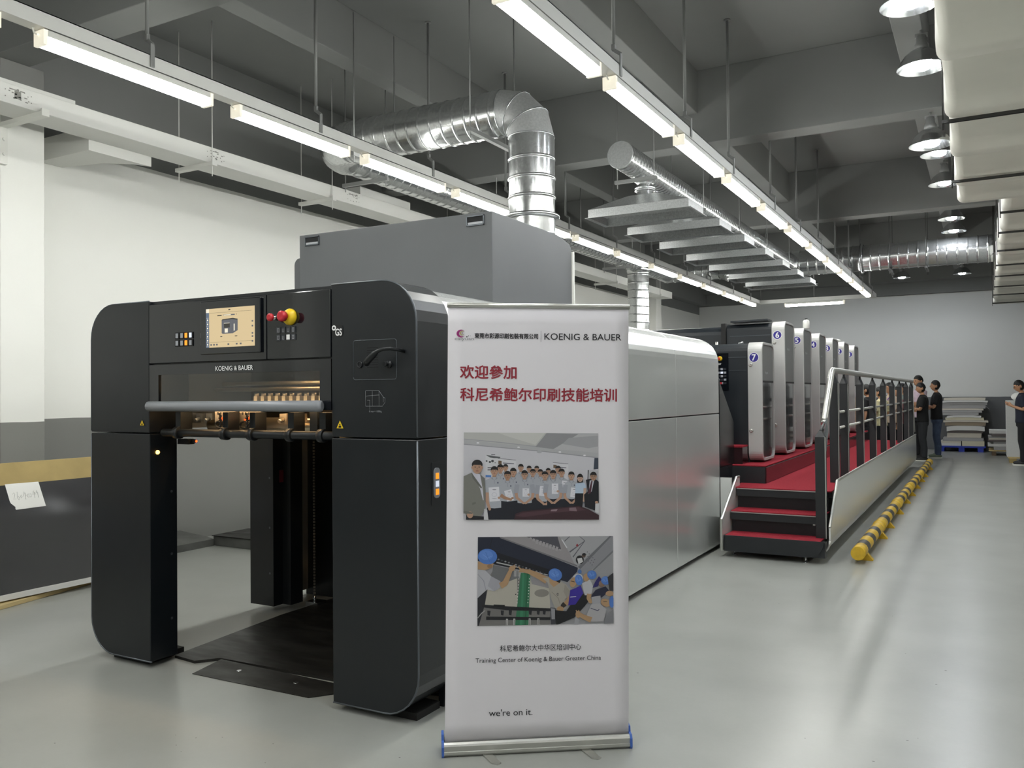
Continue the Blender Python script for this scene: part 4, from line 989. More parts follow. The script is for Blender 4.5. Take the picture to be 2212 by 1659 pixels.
def head2(x, y, s, hair='1e1c1e', skin=SK, glasses=False, woman=False):
    if woman: p.ell(x, y-8*s, 50*s, 66*s, hair); p.poly([(x-50*s, y), (x-46*s, y+70*s), (x+46*s, y+70*s), (x+50*s, y)], hair)
    p.ell(x, y+4*s, 43*s, 58*s, skin); p.ell(x-44*s, y+6*s, 7*s, 12*s, skin, 8); p.ell(x+44*s, y+6*s, 7*s, 12*s, skin, 8)
    p.ell(x, y-18*s, 47*s, 46*s, hair, 16, 0, 180, 360); p.poly([(x-47*s, y-18*s), (x+47*s, y-18*s), (x+42*s, y-4*s), (x+30*s, y-20*s), (x-30*s, y-20*s), (x-42*s, y-4*s)], hair)
    for d in (-17, 17): p.ell(x+d*s, y+2*s, 7*s, 3.2*s, '35281f', 8); p.poly([(x+(d-10)*s, y-9*s), (x+(d+10)*s, y-9*s), (x+(d+9)*s, y-6*s), (x+(d-9)*s, y-6*s)], '3a2c24')
    p.poly([(x-3*s, y+4*s), (x+3*s, y+4*s), (x+7*s, y+22*s), (x-7*s, y+22*s)], '977560'); p.ell(x, y+35*s, 14*s, 4*s, '84504a', 8)
    if glasses:
        for d in (-18, 18): p.poly([(x+(d-15)*s, y-5*s), (x+(d+15)*s, y-5*s), (x+(d+14)*s, y+10*s), (x+(d-14)*s, y+10*s)], '8f7766'); p.poly([(x+(d-15)*s, y-6*s), (x+(d+15)*s, y-6*s), (x+(d+15)*s, y-3*s), (x+(d-15)*s, y-3*s)], '1d1b1d')
def polo(x, y, s, bot, w=105, skin=SK, sh='a4a7b0', gl=False, arms=True, cert=None, legs=True):
    n = y+75*s
    if legs: p.poly([(x-w*.85*s, bot-20), (x+w*.85*s, bot-20), (x+w*.8*s, 1440), (x-w*.8*s, 1440)], '1d1f29')
    p.poly([(x-22*s, y+40*s), (x+22*s, y+40*s), (x+26*s, n+18*s), (x-26*s, n+18*s)], '9c7a66')
    p.poly([(x-30*s, n), (x+30*s, n), (x+w*s, n+45*s), (x+w*1.02*s, n+150*s), (x+w*.9*s, bot), (x, bot+12), (x-w*.9*s, bot), (x-w*1.02*s, n+150*s), (x-w*s, n+45*s)], sh)
    p.poly([(x-32*s, n-4*s), (x-8*s, n+38*s), (x-38*s, n+26*s)], '8d909a'); p.poly([(x+32*s, n-4*s), (x+8*s, n+38*s), (x+38*s, n+26*s)], '8d909a'); p.poly([(x-2*s, n+34*s), (x+2*s, n+34*s), (x+2*s, n+90*s), (x-2*s, n+90*s)], '7d808a')
    p.ell(x+45*s, n+75*s, 9*s, 13*s, '55586a', 10)
    if arms:
        for d in (-1, 1):
            p.limb([(x+d*w*.93*s, n+70*s), (x+d*w*1.1*s, n+190*s)], [34*s, 36*s], '989ba5')
            p.limb([(x+d*w*1.08*s, n+200*s), (x+d*w*.98*s, n+270*s), (x+d*20*s, n+345*s)], [22*s, 20*s, 15*s], skin)
            p.ell(x+d*16*s, n+348*s, 22*s, 17*s, skin, 10)
    head2(x, y, s, glasses=gl, skin=skin)
    if cert:
        cx, cy, a, b, r = cert
        q = [(cx+dx*cos(r)-dy*sin(r), cy+dx*sin(r)+dy*cos(r)) for dx, dy in ((-a, -b), (a, -b), (a, b), (-a, b))]; p.poly(q, 'd5d5dc')
        p.ell(cx, cy-b*.65, a*.4, b*.07, '8a8a94', 10); p.ell(cx, cy+b*.05, a*.5, b*.3, 'b9b9c4', 14); p.ell(cx, cy+b*.05, a*.42, b*.24, 'd5d5dc', 14); p.ell(cx, cy+b*.6, a*.5, b*.05, 'a9a9b4', 10)
        p.ell(cx+a*.9, cy+b*.5, 22, 18, skin, 10)
for x, y, s in ((720, 635, .85), (955, 635, .9), (1083, 655, .8), (1200, 655, .78), (1378, 690, .8), (1530, 660, .9)): polo(x, y, s, 1100, arms=False, legs=False)
polo(640, 650, 1.05, 1150, arms=False); polo(838, 705, 1.05, 1140, arms=False, cert=(845, 975, 52, 85, -.05)); polo(1140, 712, .95, 1090, gl=True, cert=(1155, 975, 36, 68, 0), arms=False); polo(1255, 710, .85, 1100, arms=False)
polo(1585, 710, 1.0, 1110, arms=False, cert=(1630, 915, 48, 78, .1)); p.limb([(1690, 930), (1700, 960), (1640, 1000)], [20, 20, 16], SK)
polo(548, 690, 1.2, 1255, 112, arms=False, cert=(548, 1048, 80, 110, -.08)); p.limb([(440, 1020), (440, 1160), (478, 1280)], [24, 24, 20], SK)
polo(750, 755, 1.1, 1150, 105, skin='a07c64', arms=False, cert=(775, 1065, 56, 85, -.28)); p.limb([(645, 1060), (700, 1100), (800, 1130)], [28, 24, 18], 'a07c64')
polo(1012, 740, 1.05, 1180, 115, gl=True, cert=(1030, 1020, 50, 65, 0))
polo(1325, 755, 1.05, 1150, 108, cert=(1290, 998, 50, 75, .12))
polo(1452, 735, 1.05, 1110, 108, gl=True, cert=(1480, 960, 50, 80, 0))
polo(1735, 755, 1.0, 1110, 98, cert=(1780, 1020, 58, 75, .12))
p.poly([(1790, 1030), (1930, 1030), (1900, 1260), (1780, 1260)], '17181f'); p.poly([(1800, 880), (1930, 860), (1970, 930), (1940, 960), (1920, 1030), (1790, 1030)], 'aebfd3'); p.limb([(1945, 950), (1935, 1060), (1925, 1150)], [22, 17, 14], 'b99c8a'); head2(1870, 795, .95, woman=True, skin='bb9c8c')
p.poly([(1960, 820), (2050, 800), (2120, 815), (2160, 850), (2160, 1180), (2110, 1180), (2100, 1300), (1940, 1240), (1930, 1050), (1990, 1000)], '191a22'); p.poly([(2020, 830), (2090, 825), (2050, 1000), (2000, 1040)], 'b8b8c2'); p.poly([(2045, 835), (2065, 835), (2035, 1030), (1990, 1035)], '4a2633'); p.ell(2125, 1170, 26, 22, SK, 10); head2(2078, 765, 1.1, glasses=True, skin='a5826c')
p.poly([(2105, 1190), (2160, 1190), (2160, 1360), (2100, 1320)], 'c7c7cc')
p.poly([(80, 770), (200, 715), (330, 735), (395, 800), (410, 1000), (400, 1290), (330, 1400), (210, 1380), (120, 1370), (80, 1300)], '75756f'); p.poly([(205, 710), (330, 740), (375, 1000), (385, 1140), (375, 1140), (330, 960)], 'c0bfcb'); p.poly([(200, 715), (215, 800), (345, 960), (360, 940), (240, 770)], '60605c'); p.poly([(330, 740), (400, 800), (405, 950), (370, 900)], '6a6a66')
p.poly([(210, 1180), (265, 1165), (268, 1195), (212, 1215)], '666660'); p.poly([(120, 1370), (390, 1390), (390, 1440), (120, 1440)], '1c1d22'); p.poly([(390, 1270), (440, 1290), (460, 1440), (390, 1440)], 'c4c4c8'); p.ell(180, 1365, 48, 52, SK, 14); p.poly([(80, 1300), (220, 1330), (215, 1350), (80, 1345)], '666660'); head2(285, 625, 1.75, skin='ab8873')
p.poly([(850, 1440), (870, 1350), (980, 1310), (1500, 1255), (1850, 1225), (2000, 1280), (2160, 1370), (2160, 1440)], '3a242b'); p.poly([(870, 1380), (990, 1330), (1500, 1275), (1850, 1240), (1960, 1290), (1500, 1330), (1000, 1400)], '4b323a'); p.poly([(1420, 1285), (1520, 1275), (1500, 1310), (1410, 1310)], '8d7880'); p.poly([(1700, 1255), (1800, 1250), (1820, 1310), (1700, 1300)], '7d6870')
p.build('printed_photograph')
p = Print((.168, .917), (.752, .907), (.163, .541), (.75, .532), 90, 2140, 60, 1400)
SK = 'a58666'
p.poly([(90, 60), (2140, 60), (2140, 1400), (90, 1400)], '8f8f93')
p.poly([(1300, 60), (2110, 60), (1560, 520), (1480, 320)], '9b9b9f'); p.poly([(2110, 60), (2140, 60), (2140, 300), (1660, 700), (1590, 580)], '84848a'); p.poly([(2085, 60), (2120, 60), (1640, 560), (1600, 530)], '66666c'); p.poly([(2140, 275), (2140, 310), (1840, 590), (1830, 570)], '6b6b71')
p.poly([(1390, 130), (1470, 60), (1480, 66), (1400, 140)], '5d5d64'); p.poly([(1470, 290), (1700, 130), (1620, 60), (1630, 56), (1715, 130), (1480, 310)], '5a5a62'); p.poly([(1520, 370), (1700, 130), (1708, 136), (1530, 385)], '5a5a62'); p.poly([(1570, 200), (1590, 170), (1610, 195), (1590, 225)], '8a3038')
p.poly([(1340, 100), (1365, 110), (1440, 230), (1420, 240)], 'c9c9cf'); p.ell(1630, 420, 62, 68, '1b1b20', 16); p.poly([(1590, 400), (1660, 390), (1680, 450), (1610, 490)], 'c4c4c6'); p.ell(1690, 355, 32, 32, '5a4a40', 12); p.ell(1695, 338, 30, 20, '1b1b20', 12)
for i in range(5):
    for j in range(3): p.ell(1745+28*i-20*j, 300+30*i+40*j, 9, 7, '55555c', 6)
p.poly([(90, 60), (430, 60), (1600, 540), (1590, 600), (1440, 760), (1100, 650), (90, 420)], '1d2233'); p.poly([(420, 60), (1320, 60), (1470, 310), (1520, 440), (1560, 490), (430, 75)], '8e8a8d'); p.poly([(430, 60), (1590, 500), (1590, 525), (415, 75)], '6e6b70')
p.poly([(820, 60), (1290, 60), (1345, 260), (1300, 255)], '4a4a52')
for i in range(9):
    for j in range(3):
        x, y = 870+50*i+18*j*0+j*45, 66+18*i-0*j-j*0+38*j
        if x < 1330 and y < 260-2*j: p.poly([(x, y), (x+36, y+12), (x+30, y+34), (x-6, y+22)], '9a969a')
p.poly([(300, 70), (308, 70), (275, 230), (268, 230)], '10131c')
p.poly([(90, 980), (320, 560), (700, 690), (1165, 700), (1180, 1400), (90, 1400)], '6e6c6b'); p.poly([(320, 480), (720, 580), (700, 700), (430, 800), (300, 690)], '68696c'); p.poly([(240, 850), (680, 690), (690, 1130), (200, 1080)], 'aaa69c'); p.poly([(880, 700), (1165, 840), (1180, 1150), (850, 1140)], 'aaa69c'); p.poly([(880, 690), (1165, 700), (1165, 850), (900, 780)], '88868a'); p.ell(660, 934, 9, 9, '1b1b1b', 8); p.ell(1050, 920, 110, 60, '7f7c77', 16)
p.poly([(90, 980), (230, 860), (200, 1080), (110, 1400), (90, 1400)], '23242b')
p.poly([(370, 290), (1160, 560), (1140, 650), (900, 600), (340, 470)], '11131b')
p.limb([(370, 445), (620, 505), (700, 525)], [9, 9, 7], 'a7a7a7'); p.limb([(910, 585), (1140, 645)], [7, 7], 'a7a7a7')
for i in range(14): p.ell(400+52*i, 400+17*i, 16, 12, ('6e6e74', '3b3d46', '8d8d92')[i % 3], 8)
for i in range(8): p.limb([(640+18*i, 560+10*(i % 2)), (635+20*i, 660)], [3, 3], 'c2c2c2')
p.poly([(735, 610), (880, 600), (850, 1400), (650, 1400)], '2d6a4c'); p.poly([(760, 610), (790, 610), (760, 1400), (720, 1400)], '37795a'); p.poly([(830, 610), (850, 610), (815, 1400), (790, 1400)], '245a40')
for i in range(9): p.ell(705-3*i, 700+45*i, 7, 10, 'd5d5d0', 6); p.ell(866-3*i, 700+45*i, 7, 10, 'd5d5d0', 6)
p.poly([(160, 1080), (520, 1110), (1240, 1160), (1240, 1200), (520, 1170), (160, 1120)], '1a1b20'); p.poly([(220, 1260), (1180, 1290), (1180, 1330), (220, 1310)], '191a1f'); p.poly([(330, 1080), (500, 1090), (490, 1130), (330, 1110)], '0e0f14')
p.poly([(1180, 1140), (1260, 1150), (1260, 1400), (1185, 1400)], '3a3b42'); p.poly([(1190, 1150), (1250, 1160), (1250, 1320), (1200, 1320)], '8a8a90')
for x in (260, 460, 580, 880, 1000, 1090): p.poly([(x-25, 1170), (x+25, 1175), (x+15, 1250), (x-20, 1240)], '24252b')
for x in (530, 640, 870, 1000): p.poly([(x-14, 1300), (x+14, 1302), (x+12, 1400), (x-14, 1400)], 'c3c3c1'); p.poly([(x-5, 1310), (x+4, 1310), (x+2, 1400), (x-7, 1400)], '2b2b30')
for i in range(10):
    p.limb([(540+60*i, 1150+4*i), (570+60*i, 1115+4*i), (600+60*i, 1150+4*i)], [3, 3, 3], '0c0c10')
p.limb([(90, 1280), (150, 1210), (200, 1170)], [8, 8, 6], '9c9c9c')
def cap2(x, y, rx, ry, rot): p.ell(x, y, rx, ry, '4a72b8', 20, rot); p.ell(x-rx*.15, y-ry*.2, rx*.72, ry*.62, '587fc2', 16, rot); p.limb([(x-rx*.5, y-ry*.3), (x, y+ry*.2), (x+rx*.5, y-ry*.1)], [3, 4, 3], '6f92cf'); p.limb([(x-rx*.2, y-ry*.6), (x+rx*.2, y+ry*.6)], [3, 3], '3f63a6')
# left worker
p.poly([(90, 430), (330, 460), (310, 520), (200, 560), (90, 545)], SK); p.ell(270, 500, 40, 30, '8d6f55'); cap2(235, 355, 145, 118, .1); p.poly([(90, 550), (200, 560), (290, 650), (430, 730), (420, 830), (330, 880), (230, 850), (90, 980)], 'a9a9b0'); p.poly([(290, 650), (430, 730), (420, 830), (340, 880), (290, 840), (240, 800)], '9a9aa2'); p.limb([(90, 620), (180, 720), (210, 850)], [5, 6, 5], '8d8d96')
p.limb([(430, 800), (500, 760), (560, 620), (590, 550)], [48, 44, 34, 26], SK); p.ell(600, 540, 48, 40, SK); p.limb([(610, 520), (640, 490)], [16, 9], SK); p.limb([(625, 550), (655, 515)], [13, 9], SK)
# pointing worker
p.limb([(1130, 730), (990, 650), (860, 590), (780, 575)], [52, 44, 34, 26], SK); p.ell(760, 570, 48, 30, SK); p.limb([(740, 560), (700, 515)], [14, 8], SK); p.limb([(745, 585), (715, 590)], [14, 9], SK)
p.poly([(1060, 690), (1180, 680), (1330, 740), (1420, 790), (1530, 960), (1400, 1010), (1420, 1150), (1380, 1190), (1250, 1150), (1190, 1000), (1140, 760)], '9c978f'); p.poly([(1400, 790), (1530, 960), (1520, 1000), (1430, 1010), (1380, 900)], '8f8a82'); p.limb([(1200, 900), (1300, 1000), (1330, 1100)], [4, 5, 4], '837e76'); p.ell(1292, 940, 16, 22, '3a3a40', 12); p.ell(1294, 940, 10, 15, '9c978f', 10)
p.limb([(1500, 980), (1440, 1060), (1350, 1140)], [42, 36, 26], SK); p.limb([(1400, 1085), (1370, 1115)], [38, 34], '2a2523'); p.ell(1330, 1165, 52, 42, SK); p.limb([(1310, 1180), (1290, 1205)], [14, 9], SK)
p.poly([(1160, 690), (1290, 730), (1320, 770), (1230, 830), (1170, 770)], SK); p.poly([(1200, 680), (1340, 730), (1320, 770), (1230, 720)], '1a1819'); cap2(1255, 640, 105, 92, .5)
p.poly([(1250, 1180), (1420, 1200), (1560, 1000), (1700, 930), (1800, 1000), (1700, 1130), (1540, 1300), (1300, 1400), (1265, 1400)], '14151a')
# watchers
p.ell(1625, 600, 30, 34, '47699f', 12)
p.poly([(1660, 780), (1700, 760), (1780, 720), (1830, 820), (1800, 960), (1700, 960)], 'b0b0b6'); p.ell(1600, 690, 80, 60, 'b4b4b8', 14); p.ell(1725, 690, 46, 62, SK); cap2(1812, 650, 72, 68, .3)
p.poly([(1480, 880), (1560, 850), (1640, 810), (1680, 930), (1560, 1100), (1450, 1110)], '33258a'); p.poly([(1480, 980), (1570, 975), (1570, 983), (1480, 990)], 'c6c6d6'); p.ell(1530, 760, 52, 78, SK, 16, .3); p.limb([(1490, 740), (1545, 755)], [5, 5], '3a302c'); cap2(1612, 725, 58, 84, -.2)
p.poly([(1810, 960), (1870, 880), (2020, 830), (2080, 900), (1960, 1000), (1800, 1000)], '22253a'); p.poly([(1860, 760), (1920, 670), (1960, 720), (1900, 830), (1820, 850)], '282460'); p.ell(1960, 790, 45, 52, '7d6658'); cap2(2022, 740, 70, 66, .3)
p.limb([(1770, 940), (1760, 1010), (1790, 1060)], [36, 30, 28], SK)
p.poly([(1800, 990), (1940, 970), (1950, 1090), (1820, 1120)], '9a9aa0'); p.poly([(1730, 1260), (1800, 1100), (1930, 1090), (2030, 1180), (1990, 1360), (1800, 1370)], 'a3a1a5'); p.limb([(1790, 1160), (1900, 1200), (1920, 1180)], [5, 6, 5], '3a3d55'); p.limb([(1800, 1340), (1680, 1290), (1600, 1230)], [44, 34, 24], SK); p.ell(1600, 1250, 40, 55, SK); p.limb([(1590, 1230), (1570, 1190)], [10, 7], SK); p.limb([(1615, 1230), (1610, 1190)], [10, 7], SK)
p.ell(2020, 1080, 78, 58, SK, 18, .5); p.limb([(1985, 1060), (2040, 1065)], [5, 4], '3a2c26'); p.ell(2115, 1070, 40, 90, '4a72b8'); p.ell(2080, 940, 60, 42, 'a5876b', 14); p.poly([(2010, 1300), (2140, 1180), (2140, 1400), (1990, 1400)], '77777d')
p.poly([(1560, 1280), (1620, 1340), (1600, 1400), (1540, 1400)], '9b9ba2'); p.poly([(2050, 690), (2140, 620), (2140, 900), (2080, 900)], '2d2d32')
p.build('printed_photograph')
# ---------------------------------------------------------------- sheets leaning on the left column
m_dkb = M('dark_grey_laminate_sheet', '5a5a5c', .16, .8)
m_kraft = M('brown_hardboard', 'a8935f', .75, noise=(5, .1), bump=(30, .1))
m_wood = M('pale_timber', 'c9b482', .7, noise=(8, .15), stretch=(1, .15, 1))
m_pvc = M('white_edge_profile', 'd9d9d6', .4)
m_paper = M('white_paper', 'ecece8', .8)
lb = thing('leaning_sheet', 'dark grey glossy sheet with a white bottom edge leaning against the white column', 'sheet', (-6.3, 3.6, .045))
def lean(xb, zb, xt, zt, y0, y1, th):
    return [(xb, zb), (xt, zt), (xt-th, zt), (xb-th, zb)], y0, y1
P_, a, b = lean(-6.30, .08, -6.60, .856, 1.4, 4.95, .012)
pg = MB(); NU, NV = 40, 14
for sd in (0, 1):
    pg.add([(-6.30-.30*j/NV-.012*sd+.012*sin(j/NV*pi)*(sin(i/NU*9.5)+.5*sin(i/NU*4+j*.35)), 1.4+3.55*i/NU, .08+.776*j/NV) for j in range(NV+1) for i in range(NU+1)], [(j*(NU+1)+i, j*(NU+1)+i+1, (j+1)*(NU+1)+i+1, (j+1)*(NU+1)+i) for j in range(NV) for i in range(NU)], 0, True)
pg.build('panel', m_dkb, lb)
MB().box(-6.325, -6.285, 1.4, 4.95, .045, .085).build('bottom_edge', m_pvc, lb)
P_, a, b = lean(-6.345, .05, -6.72, 1.018, 1.2, 4.9, .018)
hb = MB().prism(P_, 'y', a, b).build('hardboard_sheet', m_kraft); tag(hb, 'brown hardboard sheet leaning behind the dark grey glossy sheet', 'sheet')
pn = MB()
def onb(y, z, k=.004): x = -6.30-.30*(z-.06)/.796; return (x+k, y, z)
pn.add([onb(3.83, .865), onb(4.09, .862, .012), onb(4.105, .672, .016), onb(3.845, .668)], [(0, 1, 2, 3)])
po = pn.build('paper_note', m_paper); tag(po, 'white paper note with faint handwriting taped to the dark grey sheet', 'note')
hw = MB()
for i, (pts) in enumerate([[(.12, .6), (.17, .66), (.19, .6), (.13, .4), (.2, .42)], [(.27, .68), (.24, .45), (.28, .36), (.31, .45), (.27, .5)], [(.34, .5), (.37, .55), (.39, .47), (.36, .42), (.34, .5)], [(.47, .66), (.43, .48), (.52, .5), (.49, .62), (.48, .36)], [(.56, .55), (.6, .56), (.59, .42), (.55, .44), (.56, .55)], [(.63, .55), (.67, .56), (.66, .43), (.62, .44)], [(.76, .66), (.72, .5), (.8, .52), (.77, .6), (.76, .38)], [(.86, .66), (.83, .56), (.88, .6), (.87, .38)]]):
    hw.tube([onb(3.84+.255*a_, .668+.195*b_, .0045+.011*a_) for a_, b_ in pts], .0014, 4)
hw.build('handwriting', M('faint_pencil', 'a9a9a6', .8), po)
for i, (x, y, rz, z, L) in enumerate(((-6.225, 3.45, .225, .0, 4.6), (-6.305, 3.5, .215, .0, 4.6))):
    t = MB(); c, s_ = cos(rz), sin(rz)
    t.obox((x, y, .0205 if i else .0165), (c, s_, 0), (-s_, c, 0), (0, 0, 1), .03, L/2-1.1, .02 if i else .016)
    o = t.build('timber_batten', m_wood, bevel=.003); tag(o, ('thin front' if i == 0 else 'thicker rear') + ' pale timber batten lying on the floor below the leaning dark sheet', 'timber')

# ---------------------------------------------------------------- pallets and paper at the back wall
m_bpal = M('blue_plastic_pallet', '2438a0', .45)
m_pap = [M('paper_stack_'+n, c, .85, noise=(40, .08), stretch=(.3, .3, 30)) for n, c in (('white', 'd8d8d6'), ('warm', 'cfc9bd'), ('grey', 'a9a8a8'), ('cream', 'd6d0b8'), ('brown', '8f8270'), ('dark', '6d6664'))]
bp = thing('pallet', 'blue plastic pallet under the tall stack of paper at the back wall', 'pallet', (-.55, 24.4, 0))
MB().box(-1.10, .0, 24.1, 24.85, .10, .145).build('deck', m_bpal, bp, bevel=.005)
for x in (-1.05, -.60, -.18):
    MB().box(x, x+.13, 24.1, 24.85, .012, .10).build('runner', m_bpal, bp)
    MB().box(x, x+.13, 24.1, 24.85, 0, .012).build('skid', m_bpal, bp)
def bundle(x0, x1, y0, y1, z0, th, m, label, group, curl=0., dx=0., n=10):
    t = MB(); R = []
    for i in range(n+1):
        a = i/n; e = abs(2*a-1)**3
        z = z0-curl*max(0, 1-a*3.2)**2-curl*.7*max(0, a*3.2-2.2)**2
        R.append([(x0+(x1-x0)*a, y0, z+0), (x0+(x1-x0)*a, y1, z), (x0+(x1-x0)*a+dx, y1, z+th), (x0+(x1-x0)*a+dx, y0, z+th)])
    t.loft(R, smooth=False); o = t.build('paper_bundle', m_pap[m]); tag(o, label, 'paper', group); return o
zs = .146
spec = [(-.98, -.53, .055, 0, 'white'), (-.52, -.03, .115, 3, 'cream'), (-1.0, -.55, .05, 1, 'warm'), (-.95, -.05, .06, 2, ''), (-.86, -.10, .09, 1, ''), (-.84, -.06, .05, 5, ''), (-.86, -.02, .09, 0, ''), (-.9, .0, .07, 4, ''), (-.93, .06, .035, 1, ''), (-.88, -.03, .05, 3, ''), (-.86, -.1, .04, 0, ''), (-.98, -.15, .045, 2, ''), (-1.02, -.07, .045, 2, ''), (-1.03, -.04, .035, 1, ''), (-1.04, .0, .07, 2, ''), (-.98, .04, .045, 2, ''), (-.98, .05, .035, 0, ''), (-.92, .0, .05, 1, '')]
g1 = 'paper bundles on the blue pallet'
bundle(-1.02, -.54, 24.12, 24.82, zs, .06, 0, 'white paper bundle at the bottom left of the stack on the blue pallet', g1)
bundle(-.52, -.03, 24.12, 24.82, zs, .125, 3, 'cream paper bundle at the bottom right of the stack on the blue pallet', g1)
bundle(-1.0, -.54, 24.13, 24.8, zs+.061, .06, 1, 'small paper bundle lying on the white one at the bottom left of the blue pallet', g1)
z = zs+.126; nm = len(spec)-3; rr = random.Random(5)
for i, (x0, x1, th, m, _) in enumerate(spec[3:]):
    th *= 1.27
    lab = 'topmost' if i == nm-1 else ('%s from the top' % ORD[nm-1-i])
    bundle(x0, x1, 24.1+rr.uniform(0, .05), 24.82, z, th, m, '%s paper bundle, %s, in the tall stack on the blue pallet' % (('white', 'off-white', 'grey', 'cream', 'brownish', 'dark')[m], lab), g1, dx=rr.uniform(-.012, .012), curl=(.0 if i < 3 else rr.uniform(.0, .03))); z += th+.004
sl = MB().prism([(.0, .0), (.11, -.10), (.115, -.095), (.002, .008)], 'y', 24.12, 24.2)
sl.v = [(a-.02, b, c+1.16) for a, b, c in sl.v]; so_ = sl.build('loose_sheet', m_pap[2]); tag(so_, 'loose grey sheet hanging off the right side of the tall paper stack', 'paper')
pl2 = thing('pallet', 'low wooden pallet under the shorter paper stack right of the blue pallet', 'pallet', (.4, 23.4, 0))
MB().box(.06, .95, 22.95, 23.8, .10, .135).build('deck', m_wood, pl2)
for x in (.12, .5): MB().box(x, x+.09, 22.95, 23.8, 0, .10).build('runner', M('brown_block', '6b5a48', .8), pl2)
z = .137
for i, (x0, x1, th, m) in enumerate(((.16, .95, .075, 2), (.04, .95, .06, 0), (.16, .95, .05, 2), (.05, .95, .04, 5), (.06, .95, .035, 1), (.05, .93, .04, 2), (.12, .95, .06, 5), (.07, .95, .075, 0))):
    bundle(x0, x1, 22.93+.02*(i % 3), 23.75, z, th, m, '%s paper bundle, %s from the bottom, on the low wooden pallet' % (('white', 'off-white', 'grey', 'cream', 'brownish', 'dark')[m], ORD[i]), 'paper bundles on the low wooden pallet'); z += th+.003
wb = thing('pallet', 'light wooden pallet under the tall white paper block at the right edge', 'pallet', (.8, 20.9, 0))
MB().box(.40, 1.3, 20.75, 21.5, .095, .125).build('deck', m_wood, wb)
for x in (.43, .85): MB().box(x, x+.13, 20.75, 21.5, 0, .095).build('runner', m_kraft, wb)
pb = MB().box(.385, 1.25, 20.78, 21.45, .126, 1.31).build('paper_block', M('white_paper_block', 'cfd0ce', .85, noise=(60, .07), stretch=(.2, .2, 25)), bevel=.004); tag(pb, 'tall white block of stacked paper behind the man at the right edge', 'paper')
pk = MB().ell((.62, 21.05, 1.39), .14, .12, .09, 14, 9, fn=lambda q: (q[0], q[1], max(1.311, q[2]))).build('plastic_bag', m_paper); tag(pk, 'crumpled white bag on top of the tall white paper block', 'bag')

# ---------------------------------------------------------------- people
m_skin = M('skin', 'b98a6a', .55); m_eye = M('dark_features', '1a1412', .4); m_lip = M('lips', '8e5a4c', .5); m_hair = M('black_hair', '0e0d0d', .55, bump=(120, .3))
m_sole = M('shoe_sole', 'd8d8d0', .6); m_shoe = M('black_shoe', '1b1c1c', .6); m_shoeg = M('grey_green_shoe', '6f7a68', .6)
def eval_mesh(o):
    dg = bpy.context.evaluated_depsgraph_get(); dg.update(); return bpy.data.meshes.new_from_object(o.evaluated_get(dg))
def skinned(verts, rad, edges):
    me = bpy.data.meshes.new('tmp'); me.from_pydata(verts, edges, [])
    o = bpy.data.objects.new('tmp', me); COL.objects.link(o)
    o.modifiers.new('s', 'SKIN'); su = o.modifiers.new('u', 'SUBSURF'); su.levels = 1; su.render_levels = 1
    for i, d in enumerate(me.skin_vertices[0].data): d.radius = (rad[i], rad[i]); d.use_root = (i == 0)
    m = eval_mesh(o); bpy.data.objects.remove(o); bpy.data.meshes.remove(me); return m
def fused(mb, voxel):
    me = mb.mesh('tmp'); o = bpy.data.objects.new('tmp', me); COL.objects.link(o)
    r = o.modifiers.new('r', 'REMESH'); r.mode = 'VOXEL'; r.voxel_size = voxel
    s = o.modifiers.new('m', 'SMOOTH'); s.factor = .6; s.iterations = 5
    m = eval_mesh(o); bpy.data.objects.remove(o); bpy.data.meshes.remove(me)
    for q in m.polygons: q.use_smooth = True
    return m
